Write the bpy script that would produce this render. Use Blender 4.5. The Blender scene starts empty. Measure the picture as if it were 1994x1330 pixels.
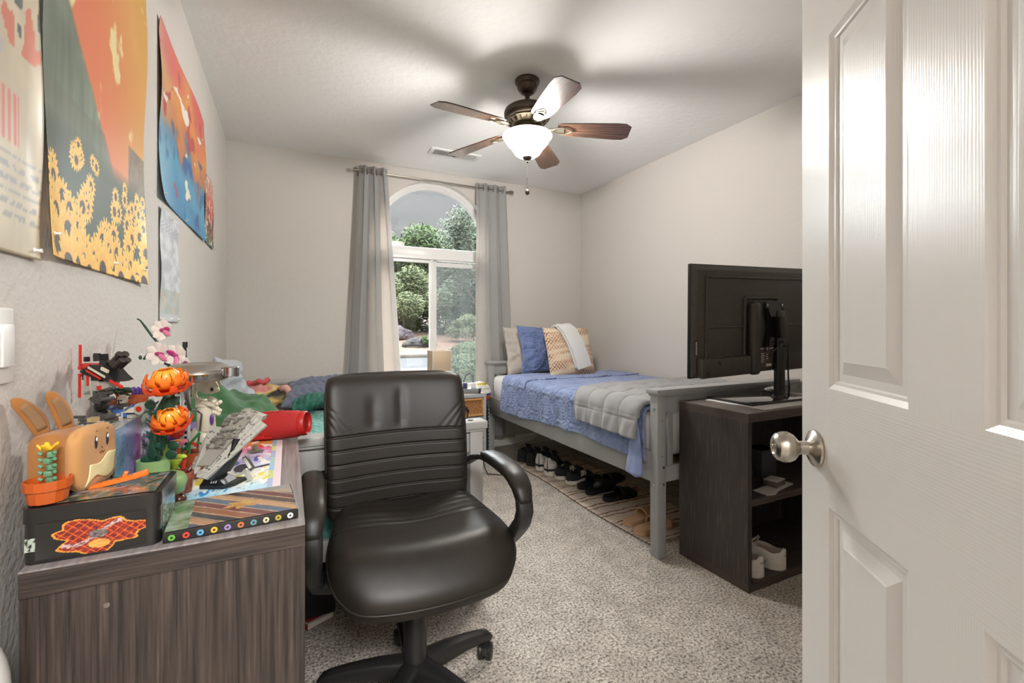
import bpy, bmesh, math, random
from math import sin, cos, pi, radians as rad, sqrt, hypot
from mathutils import Vector, Matrix, noise as mn
S = bpy.context.scene
C = S.collection
random.seed(7)
# ------------------------------------------------------------------ camera
YAW = math.atan(435/886)
cam = bpy.data.objects.new('camera', bpy.data.cameras.new('camera'))
C.objects.link(cam)
cam.location = (0, 0, 1.097)
cam.rotation_euler = (pi/2, 0, -YAW)
cam.data.sensor_width = 36
cam.data.lens = 886/1994*36
cam.data.shift_y = -27/1994
cam.data.clip_start = 0.02
cam.data.clip_end = 300
S.camera = cam
S.view_settings.view_transform = 'Standard'
S.view_settings.look = 'None'
S.view_settings.gamma = 1
S.view_settings.use_curve_mapping = False
S.view_settings.exposure = 0.32
# ------------------------------------------------------------------ world: pale overcast sky, brighter overhead
W = bpy.data.worlds.new('sky'); S.world = W; W.use_nodes = True
nt = W.node_tree; nt.nodes.clear()
tc = nt.nodes.new('ShaderNodeTexCoord'); sx = nt.nodes.new('ShaderNodeSeparateXYZ')
rp = nt.nodes.new('ShaderNodeValToRGB'); bg = nt.nodes.new('ShaderNodeBackground'); ow = nt.nodes.new('ShaderNodeOutputWorld')
nt.links.new(tc.outputs['Generated'], sx.inputs[0]); nt.links.new(sx.outputs['Z'], rp.inputs[0])
rp.color_ramp.elements[0].position = 0.0; rp.color_ramp.elements[0].color = (.165, .165, .165, 1)
rp.color_ramp.elements[1].position = 1.0; rp.color_ramp.elements[1].color = (4.2, 4.3, 4.4, 1)
for p_, c_ in ((.30, (.165, .164, .166, 1)), (.42, (.8, .82, .84, 1)), (.60, (3.2, 3.3, 3.4, 1))):
    e = rp.color_ramp.elements.new(p_); e.color = c_
nt.links.new(rp.outputs[0], bg.inputs[0]); bg.inputs[1].default_value = 2.65
nt.links.new(bg.outputs[0], ow.inputs[0])
# ------------------------------------------------------------------ lights
def light(name, kind, loc, energy, color=(1, 1, 1), rot=(0, 0, 0), **k):
    d = bpy.data.lights.new(name, kind); d.energy = energy; d.color = color
    for a, b in k.items(): setattr(d, a, b)
    o = bpy.data.objects.new(name, d); C.objects.link(o); o.location = loc; o.rotation_euler = rot
    return o
light('window_portal', 'AREA', (1.14, 3.86, 1.42), 1, rot=(-pi/2, 0, 0), shape='RECTANGLE', size=1.03, size_y=1.86).data.cycles.is_portal = True
# overcast daylight coming down through the window
light('daylight', 'SUN', (1, 8, 8), 14.0, (.95, .98, 1), rot=(-rad(62), 0, rad(-18)), angle=rad(50))
# added fill light from the hall side behind the camera, no lamp seen
light('hall_fill_light', 'AREA', (0.05, -1.1, 2.36), 100, (1, 1, 1), rot=(rad(25), 0, 0), shape='DISK', size=.9)
# bulbs of the ceiling fan
for k in range(3):
    a = rad(90 + 120*k)
    light('fan_bulb', 'POINT', (1.163+.05*cos(a), 2.18+.05*sin(a), 2.078), 40, (1, .975, .945), shadow_soft_size=.055)
# ------------------------------------------------------------------ materials
def sR(c):
    if isinstance(c, str):
        c = c.lstrip('#'); c = tuple(int(c[i:i+2], 16)/255 for i in (0, 2, 4))
    return tuple((x/12.92 if x <= .04045 else ((x+.055)/1.055)**2.4) for x in c)
MATS = {}
def mat(name, col, rough=.5, metal=0, n=None, bump=None, coat=0, sheen=0, emit=0, trans=0, stretch=None, sss=0, alpha=1, attr=None):
    """n=(scale,col2,lo,hi[,detail]); bump=(scale,strength,dist)"""
    if name in MATS: return MATS[name]
    m = bpy.data.materials.new(name); m.use_nodes = True; MATS[name] = m
    t = m.node_tree; b = t.nodes['Principled BSDF']; L = t.links.new
    c = sR(col) + (1,)
    b.inputs['Base Color'].default_value = c
    b.inputs['Roughness'].default_value = rough; b.inputs['Metallic'].default_value = metal
    b.inputs['Coat Weight'].default_value = coat; b.inputs['Coat Roughness'].default_value = .15
    b.inputs['Sheen Weight'].default_value = sheen
    b.inputs['Transmission Weight'].default_value = trans
    b.inputs['Alpha'].default_value = alpha
    if sss:
        b.inputs['Subsurface Weight'].default_value = sss; b.inputs['Subsurface Scale'].default_value = .02
    if emit:
        b.inputs['Emission Color'].default_value = c; b.inputs['Emission Strength'].default_value = emit
    tc = t.nodes.new('ShaderNodeTexCoord'); mp = t.nodes.new('ShaderNodeMapping')
    L(tc.outputs['Object'], mp.inputs[0])
    if stretch: mp.inputs['Scale'].default_value = stretch
    if n:
        nz = t.nodes.new('ShaderNodeTexNoise'); nz.inputs['Scale'].default_value = n[0]
        nz.inputs['Detail'].default_value = n[4] if len(n) > 4 else 3
        r = t.nodes.new('ShaderNodeValToRGB'); L(mp.outputs[0], nz.inputs['Vector']); L(nz.outputs['Fac'], r.inputs[0])
        r.color_ramp.elements[0].position = n[2]; r.color_ramp.elements[1].position = n[3]
        r.color_ramp.elements[0].color = c; r.color_ramp.elements[1].color = sR(n[1]) + (1,)
        L(r.outputs[0], b.inputs['Base Color'])
    if attr:
        a = t.nodes.new('ShaderNodeVertexColor'); a.layer_name = 'art'; L(a.outputs[0], b.inputs['Base Color'])
    if bump:
        nz = t.nodes.new('ShaderNodeTexNoise'); nz.inputs['Scale'].default_value = bump[0]; nz.inputs['Detail'].default_value = 4
        L(mp.outputs[0], nz.inputs['Vector'])
        bp = t.nodes.new('ShaderNodeBump'); bp.inputs['Strength'].default_value = bump[1]
        bp.inputs['Distance'].default_value = bump[2] if len(bump) > 2 else .005
        L(nz.outputs['Fac'], bp.inputs['Height']); L(bp.outputs[0], b.inputs['Normal'])
    return m
def wood(name, c1, c2, stretch, rough=.45, sc=14, lo=.35, hi=.65, bump=.25, c3=None):
    m = mat(name, c1, rough, n=(sc, c2, lo, hi, 6), bump=(sc*1.6, bump, .003), stretch=stretch)
    if c3:
        r = [x for x in m.node_tree.nodes if x.type == 'VALTORGB'][0]
        e = r.color_ramp.elements.new((lo+hi)/2+.06); e.color = sR(c3)+(1,)
    return m
def clearpane(name, tint=(.93, .95, .95), gloss=.06):
    m = bpy.data.materials.new(name); m.use_nodes = True; t = m.node_tree; t.nodes.clear(); L = t.links.new
    o = t.nodes.new('ShaderNodeOutputMaterial'); x = t.nodes.new('ShaderNodeMixShader'); a = t.nodes.new('ShaderNodeBsdfTransparent')
    g = t.nodes.new('ShaderNodeBsdfGlossy'); g.inputs['Roughness'].default_value = .02
    a.inputs[0].default_value = tint+(1,); x.inputs[0].default_value = gloss
    L(a.outputs[0], x.inputs[1]); L(g.outputs[0], x.inputs[2]); L(x.outputs[0], o.inputs[0]); return m
# ------------------------------------------------------------------ mesh helpers
class G:
    def __init__(s): s.bm = bmesh.new(); s.col = None
    def _fin(s, vs, M, m, fs=None):
        if M is not None:
            for v in vs: v.co = M @ v.co
        if m:
            for f in (fs or {f for v in vs for f in v.link_faces}): f.material_index = m
    def box(s, c, d, M=None, m=0, bev=0, seg=2, R=None):
        r = bmesh.ops.create_cube(s.bm, size=1)['verts']
        for v in r: v.co = Vector((v.co.x*d[0], v.co.y*d[1], v.co.z*d[2]))
        if bev:
            es = list({e for v in r for e in v.link_edges})
            q = bmesh.ops.bevel(s.bm, geom=es, offset=bev, segments=seg, profile=.5, affect='EDGES')
            vs = set(q['verts']) | {v for v in r if v.is_valid}
            fs = {f for v in vs for f in v.link_faces}; r = list({v for f in fs for v in f.verts})
        T = Matrix.Translation(c)
        if R is not None: T = T @ R
        if M is not None: T = M @ T
        s._fin(r, T, m); return s
    def b2(s, x0, x1, y0, y1, z0, z1, **k):
        return s.box(((x0+x1)/2, (y0+y1)/2, (z0+z1)/2), (abs(x1-x0), abs(y1-y0), abs(z1-z0)), **k)
    def lathe(s, prof, o=(0, 0, 0), seg=24, M=None, m=0, cap=True):
        vs = []; T = Matrix.Translation(o)
        if M is not None: T = M @ T
        rings = [[s.bm.verts.new(T @ Vector((r*cos(2*pi*k/seg), r*sin(2*pi*k/seg), z))) for k in range(seg)] for r, z in prof]
        for a, b in zip(rings, rings[1:]):
            for k in range(seg):
                f = s.bm.faces.new((a[k], a[(k+1) % seg], b[(k+1) % seg], b[k])); f.material_index = m
        if cap:
            for rg, rev in ((rings[0], True), (rings[-1], False)):
                f = s.bm.faces.new(list(reversed(rg)) if rev else rg); f.material_index = m
        return s
    def cyl(s, p0, p1, r, r1=None, seg=16, m=0):
        p0 = Vector(p0); p1 = Vector(p1); d = p1-p0
        T = Matrix.Translation(p0) @ d.to_track_quat('Z', 'Y').to_matrix().to_4x4()
        return s.lathe([(r, 0), (r if r1 is None else r1, d.length)], seg=seg, M=T, m=m)
    def sph(s, c, r, seg=16, M=None, m=0, R=None):
        if not hasattr(r, '__len__'): r = (r, r, r)
        q = bmesh.ops.create_uvsphere(s.bm, u_segments=seg, v_segments=max(6, seg*2//3), radius=1)['verts']
        T = Matrix.Translation(c)
        if R is not None: T = T @ R
        T = T @ Matrix.Diagonal((*r, 1))
        if M is not None: T = M @ T
        s._fin(q, T, m); return s
    def tube(s, pts, r, seg=8, M=None, m=0, closed=False):
        pts = [Vector(p) for p in pts]; n = len(pts); rr = r if hasattr(r, '__len__') else [r]*n
        rings = []; nrm = None
        for i, p in enumerate(pts):
            t = (pts[(i+1) % n]-pts[i-1]) if closed else (pts[min(i+1, n-1)]-pts[max(i-1, 0)])
            t = t.normalized() if t.length > 1e-9 else Vector((0, 0, 1))
            if nrm is None: nrm = t.orthogonal().normalized()
            nrm = (nrm - t*nrm.dot(t)); nrm = nrm.normalized() if nrm.length > 1e-6 else t.orthogonal().normalized()
            bn = t.cross(nrm)
            rings.append([s.bm.verts.new(p+(nrm*cos(2*pi*k/seg)+bn*sin(2*pi*k/seg))*rr[i]) for k in range(seg)])
        pr = list(zip(rings, rings[1:])) + ([(rings[-1], rings[0])] if closed else [])
        for a, b in pr:
            for k in range(seg):
                f = s.bm.faces.new((a[k], a[(k+1) % seg], b[(k+1) % seg], b[k])); f.material_index = m
        if not closed:
            s.bm.faces.new(list(reversed(rings[0]))).material_index = m; s.bm.faces.new(rings[-1]).material_index = m
        if M is not None:
            for rg in rings:
                for v in rg: v.co = M @ v.co
        return s
    def sweep(s, pts, w, t, side=(1, 0, 0), seg=12, ex=.6, m=0, M=None):
        """rounded-rectangle section: half width w along side, half thickness t"""
        pts = [Vector(p) for p in pts]; n = len(pts); side = Vector(side)
        ww = w if hasattr(w, '__len__') else [w]*n; tt = t if hasattr(t, '__len__') else [t]*n; rings = []
        sg = lambda x: math.copysign(abs(x)**ex, x)
        for i, p in enumerate(pts):
            tg = (pts[min(i+1, n-1)]-pts[max(i-1, 0)]).normalized(); nr = tg.cross(side).normalized(); sd = nr.cross(tg).normalized()
            rings.append([s.bm.verts.new(p+sd*sg(cos(2*pi*k/seg))*ww[i]+nr*sg(sin(2*pi*k/seg))*tt[i]) for k in range(seg)])
        for a, b in zip(rings, rings[1:]):
            for k in range(seg): s.bm.faces.new((a[k], a[(k+1) % seg], b[(k+1) % seg], b[k])).material_index = m
        s.bm.faces.new(list(reversed(rings[0]))).material_index = m; s.bm.faces.new(rings[-1]).material_index = m
        if M is not None:
            for rg in rings:
                for v in rg: v.co = M @ v.co
        return s
    def prism(s, poly, h, M=None, m=0, z0=0):
        a = [s.bm.verts.new((x, y, z0)) for x, y in poly]; b = [s.bm.verts.new((x, y, z0+h)) for x, y in poly]; n = len(poly)
        fs = [s.bm.faces.new(list(reversed(a))), s.bm.faces.new(b)]
        for k in range(n): fs.append(s.bm.faces.new((a[k], a[(k+1) % n], b[(k+1) % n], b[k])))
        s._fin(a+b, M, 0)
        for f in fs: f.material_index = m
        return s
    def grid(s, f, nu, nv, m=0, cu=False, cv=False, col=None, M=None):
        V = [[s.bm.verts.new(f(i/nu, j/nv)) for j in range(nv+(0 if cv else 1))] for i in range(nu+(0 if cu else 1))]
        if M is not None:
            for r in V:
                for v in r: v.co = M @ v.co
        NI = len(V); NJ = len(V[0])
        if col and s.col is None: s.col = s.bm.loops.layers.float_color.new('art')
        cc = [[sR(col(i/nu, j/nv))+(1,) for j in range(nv+1)] for i in range(nu+1)] if col else None
        for i in range(nu):
            for j in range(nv):
                fc = s.bm.faces.new((V[i][j], V[(i+1) % NI][j], V[(i+1) % NI][(j+1) % NJ], V[i][(j+1) % NJ])); fc.material_index = m
                if cc:
                    for lp, (a, b) in zip(fc.loops, ((i, j), (i+1, j), (i+1, j+1), (i, j+1))): lp[s.col] = cc[a][b]
        return s
    def pad(s, w, h, t, p=8, warp=None, nu=24, nv=24, pinch=0, detail=None, m=0, q=.5, asym=1):
        """closed cushion in the xy plane, thickness along z"""
        mp = lambda a: .5-.5*cos(pi*a) if p > 3 else a
        def P(a, b, sd):
            u = 2*mp(a)-1; v = 2*mp(b)-1
            T = t/2*((1-abs(u)**p)*(1-abs(v)**p))**q if abs(u) < 1 and abs(v) < 1 else 0
            x = u*w/2*(1-pinch*(1-v*v)); y = v*h/2*(1-pinch*(1-u*u))
            z = sd*T*(1 if sd > 0 else asym)
            if detail and sd > 0: z += detail(x, y)*min(1, T/(t*.2+1e-9))
            r = Vector((x, y, z)); return Vector(warp(r)) if warp else r
        F = {}; B = {}
        for i in range(nu+1):
            for j in range(nv+1):
                F[i, j] = s.bm.verts.new(P(i/nu, j/nv, 1))
                B[i, j] = F[i, j] if i in (0, nu) or j in (0, nv) else s.bm.verts.new(P(i/nu, j/nv, -1))
        for i in range(nu):
            for j in range(nv):
                s.bm.faces.new((F[i, j], F[i+1, j], F[i+1, j+1], F[i, j+1])).material_index = m
                try: s.bm.faces.new((B[i, j+1], B[i+1, j+1], B[i+1, j], B[i, j])).material_index = m
                except ValueError: pass
        return s
def obj(name, g, mats, parent=None, smooth=40, solid=0, sub=0, loc=None, rot=None):
    me = bpy.data.meshes.new(name)
    bmesh.ops.recalc_face_normals(g.bm, faces=g.bm.faces) if not g.col else None
    g.bm.to_mesh(me); g.bm.free()
    for m in (mats if isinstance(mats, (list, tuple)) else [mats]): me.materials.append(m)
    if smooth:
        me.shade_smooth()
        if smooth < 180: me.set_sharp_from_angle(angle=rad(smooth))
    o = bpy.data.objects.new(name, me); C.objects.link(o)
    if parent: o.parent = parent
    if loc is not None: o.location = loc
    if rot is not None: o.rotation_euler = rot
    if solid:
        d = o.modifiers.new('solid', 'SOLIDIFY'); d.thickness = solid; d.offset = 0
    if sub:
        d = o.modifiers.new('sub', 'SUBSURF'); d.levels = sub; d.render_levels = sub
    return o
def tag(o, label, cat, group=None, kind=None):
    o['label'] = label; o['category'] = cat
    if group: o['group'] = group
    if kind: o['kind'] = kind
    return o
def thing(name, label, cat, loc=(0, 0, 0), rz=0, group=None, rot=None):
    o = bpy.data.objects.new(name, None); C.objects.link(o); o.empty_display_size = .1
    o.location = loc; o.rotation_euler = rot if rot else (0, 0, rz)
    return tag(o, label, cat, group)
def struct(name, g, m, parent=None, **k):
    o = obj(name, g, m, parent, **k)
    if not parent: o['kind'] = 'structure'
    return o
def kids(o): return [c for c in bpy.data.objects if c.parent == o]
def dup(o, parent=None):
    c = o.copy(); C.objects.link(c)
    if parent: c.parent = parent
    for k in kids(o): dup(k, c)
    return c
def text(g, s, size, M, ext=.0006, m=0, bold=0):
    cu = bpy.data.curves.new('t', 'FONT'); cu.body = s; cu.size = size; cu.extrude = ext; cu.offset = bold
    cu.align_x = 'CENTER'; cu.align_y = 'CENTER'; cu.resolution_u = 3
    o = bpy.data.objects.new('t', cu); C.objects.link(o); bpy.context.view_layer.update()
    me = bpy.data.meshes.new_from_object(o.evaluated_get(bpy.context.evaluated_depsgraph_get()))
    k = len(g.bm.verts); g.bm.from_mesh(me); g.bm.verts.ensure_lookup_table()
    vs = g.bm.verts[k:]
    for v in vs: v.co = M @ v.co if isinstance(M, Matrix) else Vector(M(v.co))
    for f in {f for v in vs for f in v.link_faces}: f.material_index = m
    bpy.data.objects.remove(o); bpy.data.curves.remove(cu); bpy.data.meshes.remove(me)
def RX(a): return Matrix.Rotation(rad(a), 4, 'X')
def RY(a): return Matrix.Rotation(rad(a), 4, 'Y')
def RZ(a): return Matrix.Rotation(rad(a), 4, 'Z')
def TR(*a): return Matrix.Translation(a if len(a) == 3 else a[0])
def fb(x, y, z=0, o=3): return mn.fractal(Vector((x, y, z)), 1.0, 2.0, o)
def lerp(a, b, t): return tuple(x+(y-x)*t for x, y in zip(a, b))
def hx(s): s = s.lstrip('#'); return tuple(int(s[i:i+2], 16)/255 for i in (0, 2, 4))
def mixc(stops, t):
    for (t0, c0), (t1, c1) in zip(stops, stops[1:]):
        if t <= t1: return lerp(hx(c0), hx(c1), max(0, min(1, (t-t0)/(t1-t0+1e-9))))
    return hx(stops[-1][1])
def sm(a, b, x): t = max(0, min(1, (x-a)/(b-a))); return t*t*(3-2*t)
# ------------------------------------------------------------------ room shell
XL, XR, YB, YF, H = -.40, 2.65, 3.82, -.07, 2.44
M_wall = mat('wall_paint', '#cbc5be', .75, bump=(75, .35, .006))
M_ceil = mat('ceiling_paint', '#e9e7e4', .85, bump=(26, .35, .007))
M_white = mat('white_trim', '#e6e4e0', .35)
M_vinyl = mat('white_vinyl', '#e4e2de', .35)
# carpet
mc = mat('carpet', '#6f6255', .98)
t = mc.node_tree; b = t.nodes['Principled BSDF']; L = t.links.new
tcn = t.nodes.new('ShaderNodeTexCoord')
def nz(sc, det, ro=.6):
    n = t.nodes.new('ShaderNodeTexNoise'); n.inputs['Scale'].default_value = sc; n.inputs['Detail'].default_value = det
    n.inputs['Roughness'].default_value = ro; L(tcn.outputs['Object'], n.inputs['Vector']); return n
n1 = nz(105, 3, .75); n2 = nz(9, 4); n3 = nz(2.2, 3)
r1 = t.nodes.new('ShaderNodeValToRGB'); L(n1.outputs['Fac'], r1.inputs[0])  # crevice shade painted in: hollows of the pile browned, tuft tips lightened
r1.color_ramp.elements[0].position = .36; r1.color_ramp.elements[0].color = sR('#66594d')+(1,)
r1.color_ramp.elements[1].position = .62; r1.color_ramp.elements[1].color = sR('#ebe4d9')+(1,)
e = r1.color_ramp.elements.new(.47); e.color = sR('#bcb1a4')+(1,)
r2 = t.nodes.new('ShaderNodeValToRGB'); L(n2.outputs['Fac'], r2.inputs[0])
r2.color_ramp.elements[0].position = .38; r2.color_ramp.elements[0].color = (.78, .77, .76, 1)
r2.color_ramp.elements[1].position = .6; r2.color_ramp.elements[1].color = (1, 1, 1, 1)
mx = t.nodes.new('ShaderNodeMixRGB'); mx.blend_type = 'MULTIPLY'; mx.inputs[0].default_value = 1
L(r1.outputs[0], mx.inputs[1]); L(r2.outputs[0], mx.inputs[2]); L(mx.outputs[0], b.inputs['Base Color'])
bp = t.nodes.new('ShaderNodeBump'); bp.inputs['Strength'].default_value = 1; bp.inputs['Distance'].default_value = .012
L(n1.outputs['Fac'], bp.inputs['Height'])
bp2 = t.nodes.new('ShaderNodeBump'); bp2.inputs['Strength'].default_value = .6; bp2.inputs['Distance'].default_value = .02
L(n2.outputs['Fac'], bp2.inputs['Height']); L(bp2.outputs[0], bp.inputs['Normal']); L(bp.outputs[0], b.inputs['Normal'])
struct('floor', G().b2(XL-.1, XR+.1, -2.2, YB+.1, -.12, 0), mc, smooth=0)
struct('ceiling', G().b2(XL-.1, XR+.1, -2.2, YB+.1, H, H+.1), M_ceil, smooth=0)
struct('wall_left', G().b2(XL-.1, XL, -2.2, YB+.1, 0, H), M_wall, smooth=0)
struct('wall_right', G().b2(XR, XR+.1, YF-.1, YB+.1, 0, H), M_wall, smooth=0)
# wall with the door opening (camera stands in it) and the hall behind
g = G(); g.b2(.46, XR, YF-.1, YF, 0, H); g.b2(XL, -.33, YF-.1, YF, 0, H); g.b2(-.33, .46, YF-.1, YF, 2.06, H)
struct('wall_front', g, M_wall, smooth=0)
struct('wall_hall', G().b2(XL, 1.2, -2.2, -2.1, 0, H).b2(1.2, 1.3, -2.2, YF-.1, 0, H), M_wall, smooth=0)
# back wall with arched opening
AX, AR, AZ, SZ = 1.14, .515, 1.84, .52
g = G(); bm = g.bm
YW = YB+.16
g.b2(XL, AX-AR, YB, YW, 0, H); g.b2(AX+AR, XR, YB, YW, 0, H); g.b2(AX-AR, AX+AR, YB, YW, 0, SZ)
N = 32
for y, rev in ((YB, 0), (YW, 1)):
    arc = [bm.verts.new((AX-AR*cos(pi*k/N), y, AZ+AR*sin(pi*k/N))) for k in range(N+1)]
    top = [bm.verts.new((AX-AR*cos(pi*k/N), y, H)) for k in range(N+1)]
    for k in range(N): bm.faces.new((arc[k], arc[k+1], top[k+1], top[k]))
    if rev:
        for k in range(N): bm.faces.new((pa[k], pa[k+1], arc[k+1], arc[k]))
    pa = arc
struct('wall_back', g, M_wall, smooth=30)
# baseboards
def baseboard(name, x0, y0, x1, y1, nx, ny):
    prof = [(0, 0), (.014, 0), (.014, .062), (.011, .072), (.011, .080), (.004, .088), (0, .088)]
    g = G(); a = [g.bm.verts.new((x0+nx*p, y0+ny*p, z)) for p, z in prof]; b_ = [g.bm.verts.new((x1+nx*p, y1+ny*p, z)) for p, z in prof]
    for k in range(len(prof)-1): g.bm.faces.new((a[k], a[k+1], b_[k+1], b_[k]))
    g.bm.faces.new(a); g.bm.faces.new(b_)
    return struct(name, g, M_white, smooth=0)
baseboard('baseboard_back', XL, YB, XR, YB, 0, -1)
baseboard('baseboard_right', XR, YF, XR, YB, -1, 0)
baseboard('baseboard_left', XL, YF, XL, YB, 1, 0)
# ------------------------------------------------------------------ window
win = bpy.data.objects.new('window_1', None); C.objects.link(win); win.location = (AX, YB+.07, 0); win['kind'] = 'structure'
FR = .045
def ring(g, r0, r1, y0, y1, zc=AZ, x=0, a0=0, a1=pi, N=36):
    q = []
    for k in range(N+1):
        a = a0+(a1-a0)*k/N
        q.append([g.bm.verts.new((x-r*cos(a), y, zc+r*sin(a))) for r, y in ((r0, y0), (r1, y0), (r1, y1), (r0, y1))])
    for p, n in zip(q, q[1:]):
        for k in range(4): g.bm.faces.new((p[k], p[(k+1) % 4], n[(k+1) % 4], n[k]))
g = G(); ring(g, AR-.035, AR, -.015, .05); ring(g, AR-.048, AR-.035, .0, .05)
for s in (-1, 1): g.box((s*(AR-.02), .017, (SZ+AZ)/2), (.04, .065, AZ-SZ))
g.box((0, .017, SZ+.02), (2*AR, .065, .04)); g.box((0, .01, 1.738), (2*AR, .07, .104), bev=.004); g.box((0, -.006, 1.70), (2*AR, .06, .02))
struct('window_frame', g, M_vinyl, win)
g = G()
for s in (-1,): g.box((s*(AR-.05), .0, 1.12), (.03, .03, 1.15), bev=.003)
g.box((-.02, -.002, 1.12), (.034, .036, 1.15), bev=.003)
g.box((-AR/2, 0, .57), (AR-.06, .03, .035)); g.box((-AR/2, 0, 1.672), (AR-.06, .03, .022))
struct('sliding_sash', g, M_vinyl, win)
g = G(); g.box((.014, .028, 1.12), (.04, .03, 1.14), bev=.003); g.box((AR-.055, .028, 1.12), (.03, .03, 1.14))
g.box((AR/2, .028, .57), (AR-.06, .03, .035)); g.box((AR/2, .028, 1.655), (AR-.06, .03, .035))
struct('fixed_sash', g, M_vinyl, win)
struct('sash_latch', G().box((-.03, -.022, 1.05), (.008, .012, .08), bev=.003).box((-.034, -.03, 1.03), (.006, .01, .05), bev=.002), M_vinyl, win)
P_cl = clearpane('window_glass')
g = G(); g.box((-AR/2, .005, 1.12), (AR-.05, .003, 1.12)); struct('pane', g, P_cl, win, smooth=0)
g = G(); g.box((AR/2, .03, 1.12), (AR-.05, .003, 1.12)); struct('pane', g, P_cl, win, smooth=0)
g = G(); q = [(-(AR-.04)*cos(pi*k/24), AZ+(AR-.04)*sin(pi*k/24)) for k in range(25)]+[(AR-.04, 1.78), (-(AR-.04), 1.78)]
g.prism(q, .003, M=TR(0, .03, 0) @ RX(90)); struct('pane', g, P_cl, win, smooth=0)
ms = bpy.data.materials.new('insect_mesh'); ms.use_nodes = True; t = ms.node_tree; t.nodes.clear()
o_ = t.nodes.new('ShaderNodeOutputMaterial'); x_ = t.nodes.new('ShaderNodeMixShader'); a_ = t.nodes.new('ShaderNodeBsdfTransparent'); d_ = t.nodes.new('ShaderNodeBsdfDiffuse')
d_.inputs[0].default_value = (.45, .46, .47, 1); x_.inputs[0].default_value = .26
t.links.new(a_.outputs[0], x_.inputs[1]); t.links.new(d_.outputs[0], x_.inputs[2]); t.links.new(x_.outputs[0], o_.inputs[0])
struct('insect_screen', G().box((AR/2, .045, 1.12), (AR-.05, .001, 1.12)), ms, win, smooth=0)
# marble-like sill
struct('trim_1', G().box((AX, YB+.06, SZ-.008), (2*AR+.04, .19, .022), bev=.006), M_white)
# ------------------------------------------------------------------ door (opened into the room, right of the camera)
DW, DH = .76, 2.03
door = bpy.data.objects.new('door_1', None); C.objects.link(door); door['kind'] = 'structure'
door.location = (.921, .5505, .012)
# local x runs from the latch edge to the hinge, local -y faces the camera
wv = Vector((-.621, -.809, 0)); door.rotation_euler = (0, 0, math.atan2(wv.y, wv.x)); 
md = mat('door_paint', '#dcdad6', .30)
t = md.node_tree; b = t.nodes['Principled BSDF']
def grain_mat(name, horiz):
    m = mat(name, '#dcdad6', .28); t = m.node_tree; b = t.nodes['Principled BSDF']; L = t.links.new
    tc_ = t.nodes.new('ShaderNodeTexCoord'); mp = t.nodes.new('ShaderNodeMapping'); L(tc_.outputs['Object'], mp.inputs[0])
    mp.inputs['Scale'].default_value = (1.2, 1, 22) if horiz else (22, 1, 1.0)
    w = t.nodes.new('ShaderNodeTexWave'); w.wave_type = 'BANDS'; w.bands_direction = 'Z' if horiz else 'X'
    w.inputs['Scale'].default_value = 3.1; w.inputs['Distortion'].default_value = 7.5; w.inputs['Detail'].default_value = 3
    w.inputs['Detail Scale'].default_value = .8
    L(mp.outputs[0], w.inputs['Vector'])
    r = t.nodes.new('ShaderNodeMath'); r.operation = 'POWER'; r.inputs[1].default_value = .5; L(w.outputs['Fac'], r.inputs[0])
    bp = t.nodes.new('ShaderNodeBump'); bp.inputs['Strength'].default_value = .10; bp.inputs['Distance'].default_value = .0008
    L(r.outputs[0], bp.inputs['Height']); L(bp.outputs[0], b.inputs['Normal']); return m
Mv, Mh = grain_mat('door_grain_upright', False), grain_mat('door_grain_level', True)
st, ms_ = .104, .112
pw = (DW-2*st-ms_)/2
cols = [(st, st+pw), (st+pw+ms_, DW-st)]
rows = [(.20, .775), (.975, 1.60), (1.70, 1.93)]
YD = 0.0; TH = .035
Fm = 1  # camera side is +y or -y locally (decided by the rotation above)
g = G()
g.b2(0, DW, YD, YD+TH-.009, 0, DH)           # core (its face is the recessed level)
# stiles and rails raised 9 mm towards the camera
def face(x0, x1, z0, z1, m): g.b2(x0, x1, YD-.009, YD, z0, z1, m=m)
face(0, st, 0, DH, 0); face(DW-st, DW, 0, DH, 0); face(st+pw, st+pw+ms_, rows[0][0], rows[0][1], 0)
face(st+pw, st+pw+ms_, rows[1][0], DH-.1, 0)
face(st, DW-st, 0, rows[0][0], 1); face(st, DW-st, rows[0][1], rows[1][0], 1)
for cx0, cx1 in cols:
    face(cx0, cx1, rows[1][1], rows[2][0], 1); face(cx0, cx1, rows[2][1], DH, 1)
struct('leaf', g, [Mv, Mh], door, smooth=0)
for r0, r1 in rows:
    for c0, c1 in cols:
        g = G()
        # stepped moulding, slope and raised field as nested rings
        lv = [(0, -.009), (.004, -.009), (.012, -.004), (.016, -.0035), (.020, .002), (.026, .002), (.050, -.007), (.053, -.0085)]
        pr = None
        for ins, y in lv:
            q = [g.bm.verts.new((x, YD+y, z)) for x, z in ((c0+ins, r0+ins), (c1-ins, r0+ins), (c1-ins, r1-ins), (c0+ins, r1-ins))]
            if pr:
                for k in range(4): g.bm.faces.new((pr[k], pr[(k+1) % 4], q[(k+1) % 4], q[k]))
            pr = q
        g.bm.faces.new(pr)
        struct('panel', g, Mv, door, smooth=0)
M_nickel = mat('brushed_nickel', '#b9b2a8', .26, 1, bump=(300, .05, .001))
g = G(); KM = TR(.062, -.009, .862) @ RX(90)
kn = obj('door_knob', g.lathe([(.0335, 0), (.0345, .003), (.033, .006), (.026, .010), (.017, .0125), (.0125, .016), (.0125, .030), (.0165, .034), (.024, .040), (.0285, .049), (.0285, .058), (.0245, .068), (.018, .073), (.0145, .0735), (.0125, .071), (.004, .0695)], M=KM, seg=40), M_nickel, door, smooth=30)
obj('lock_button', G().lathe([(.0042, .069), (.0042, .0745), (.003, .0755)], M=KM, seg=12), M_nickel, kn)
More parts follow.
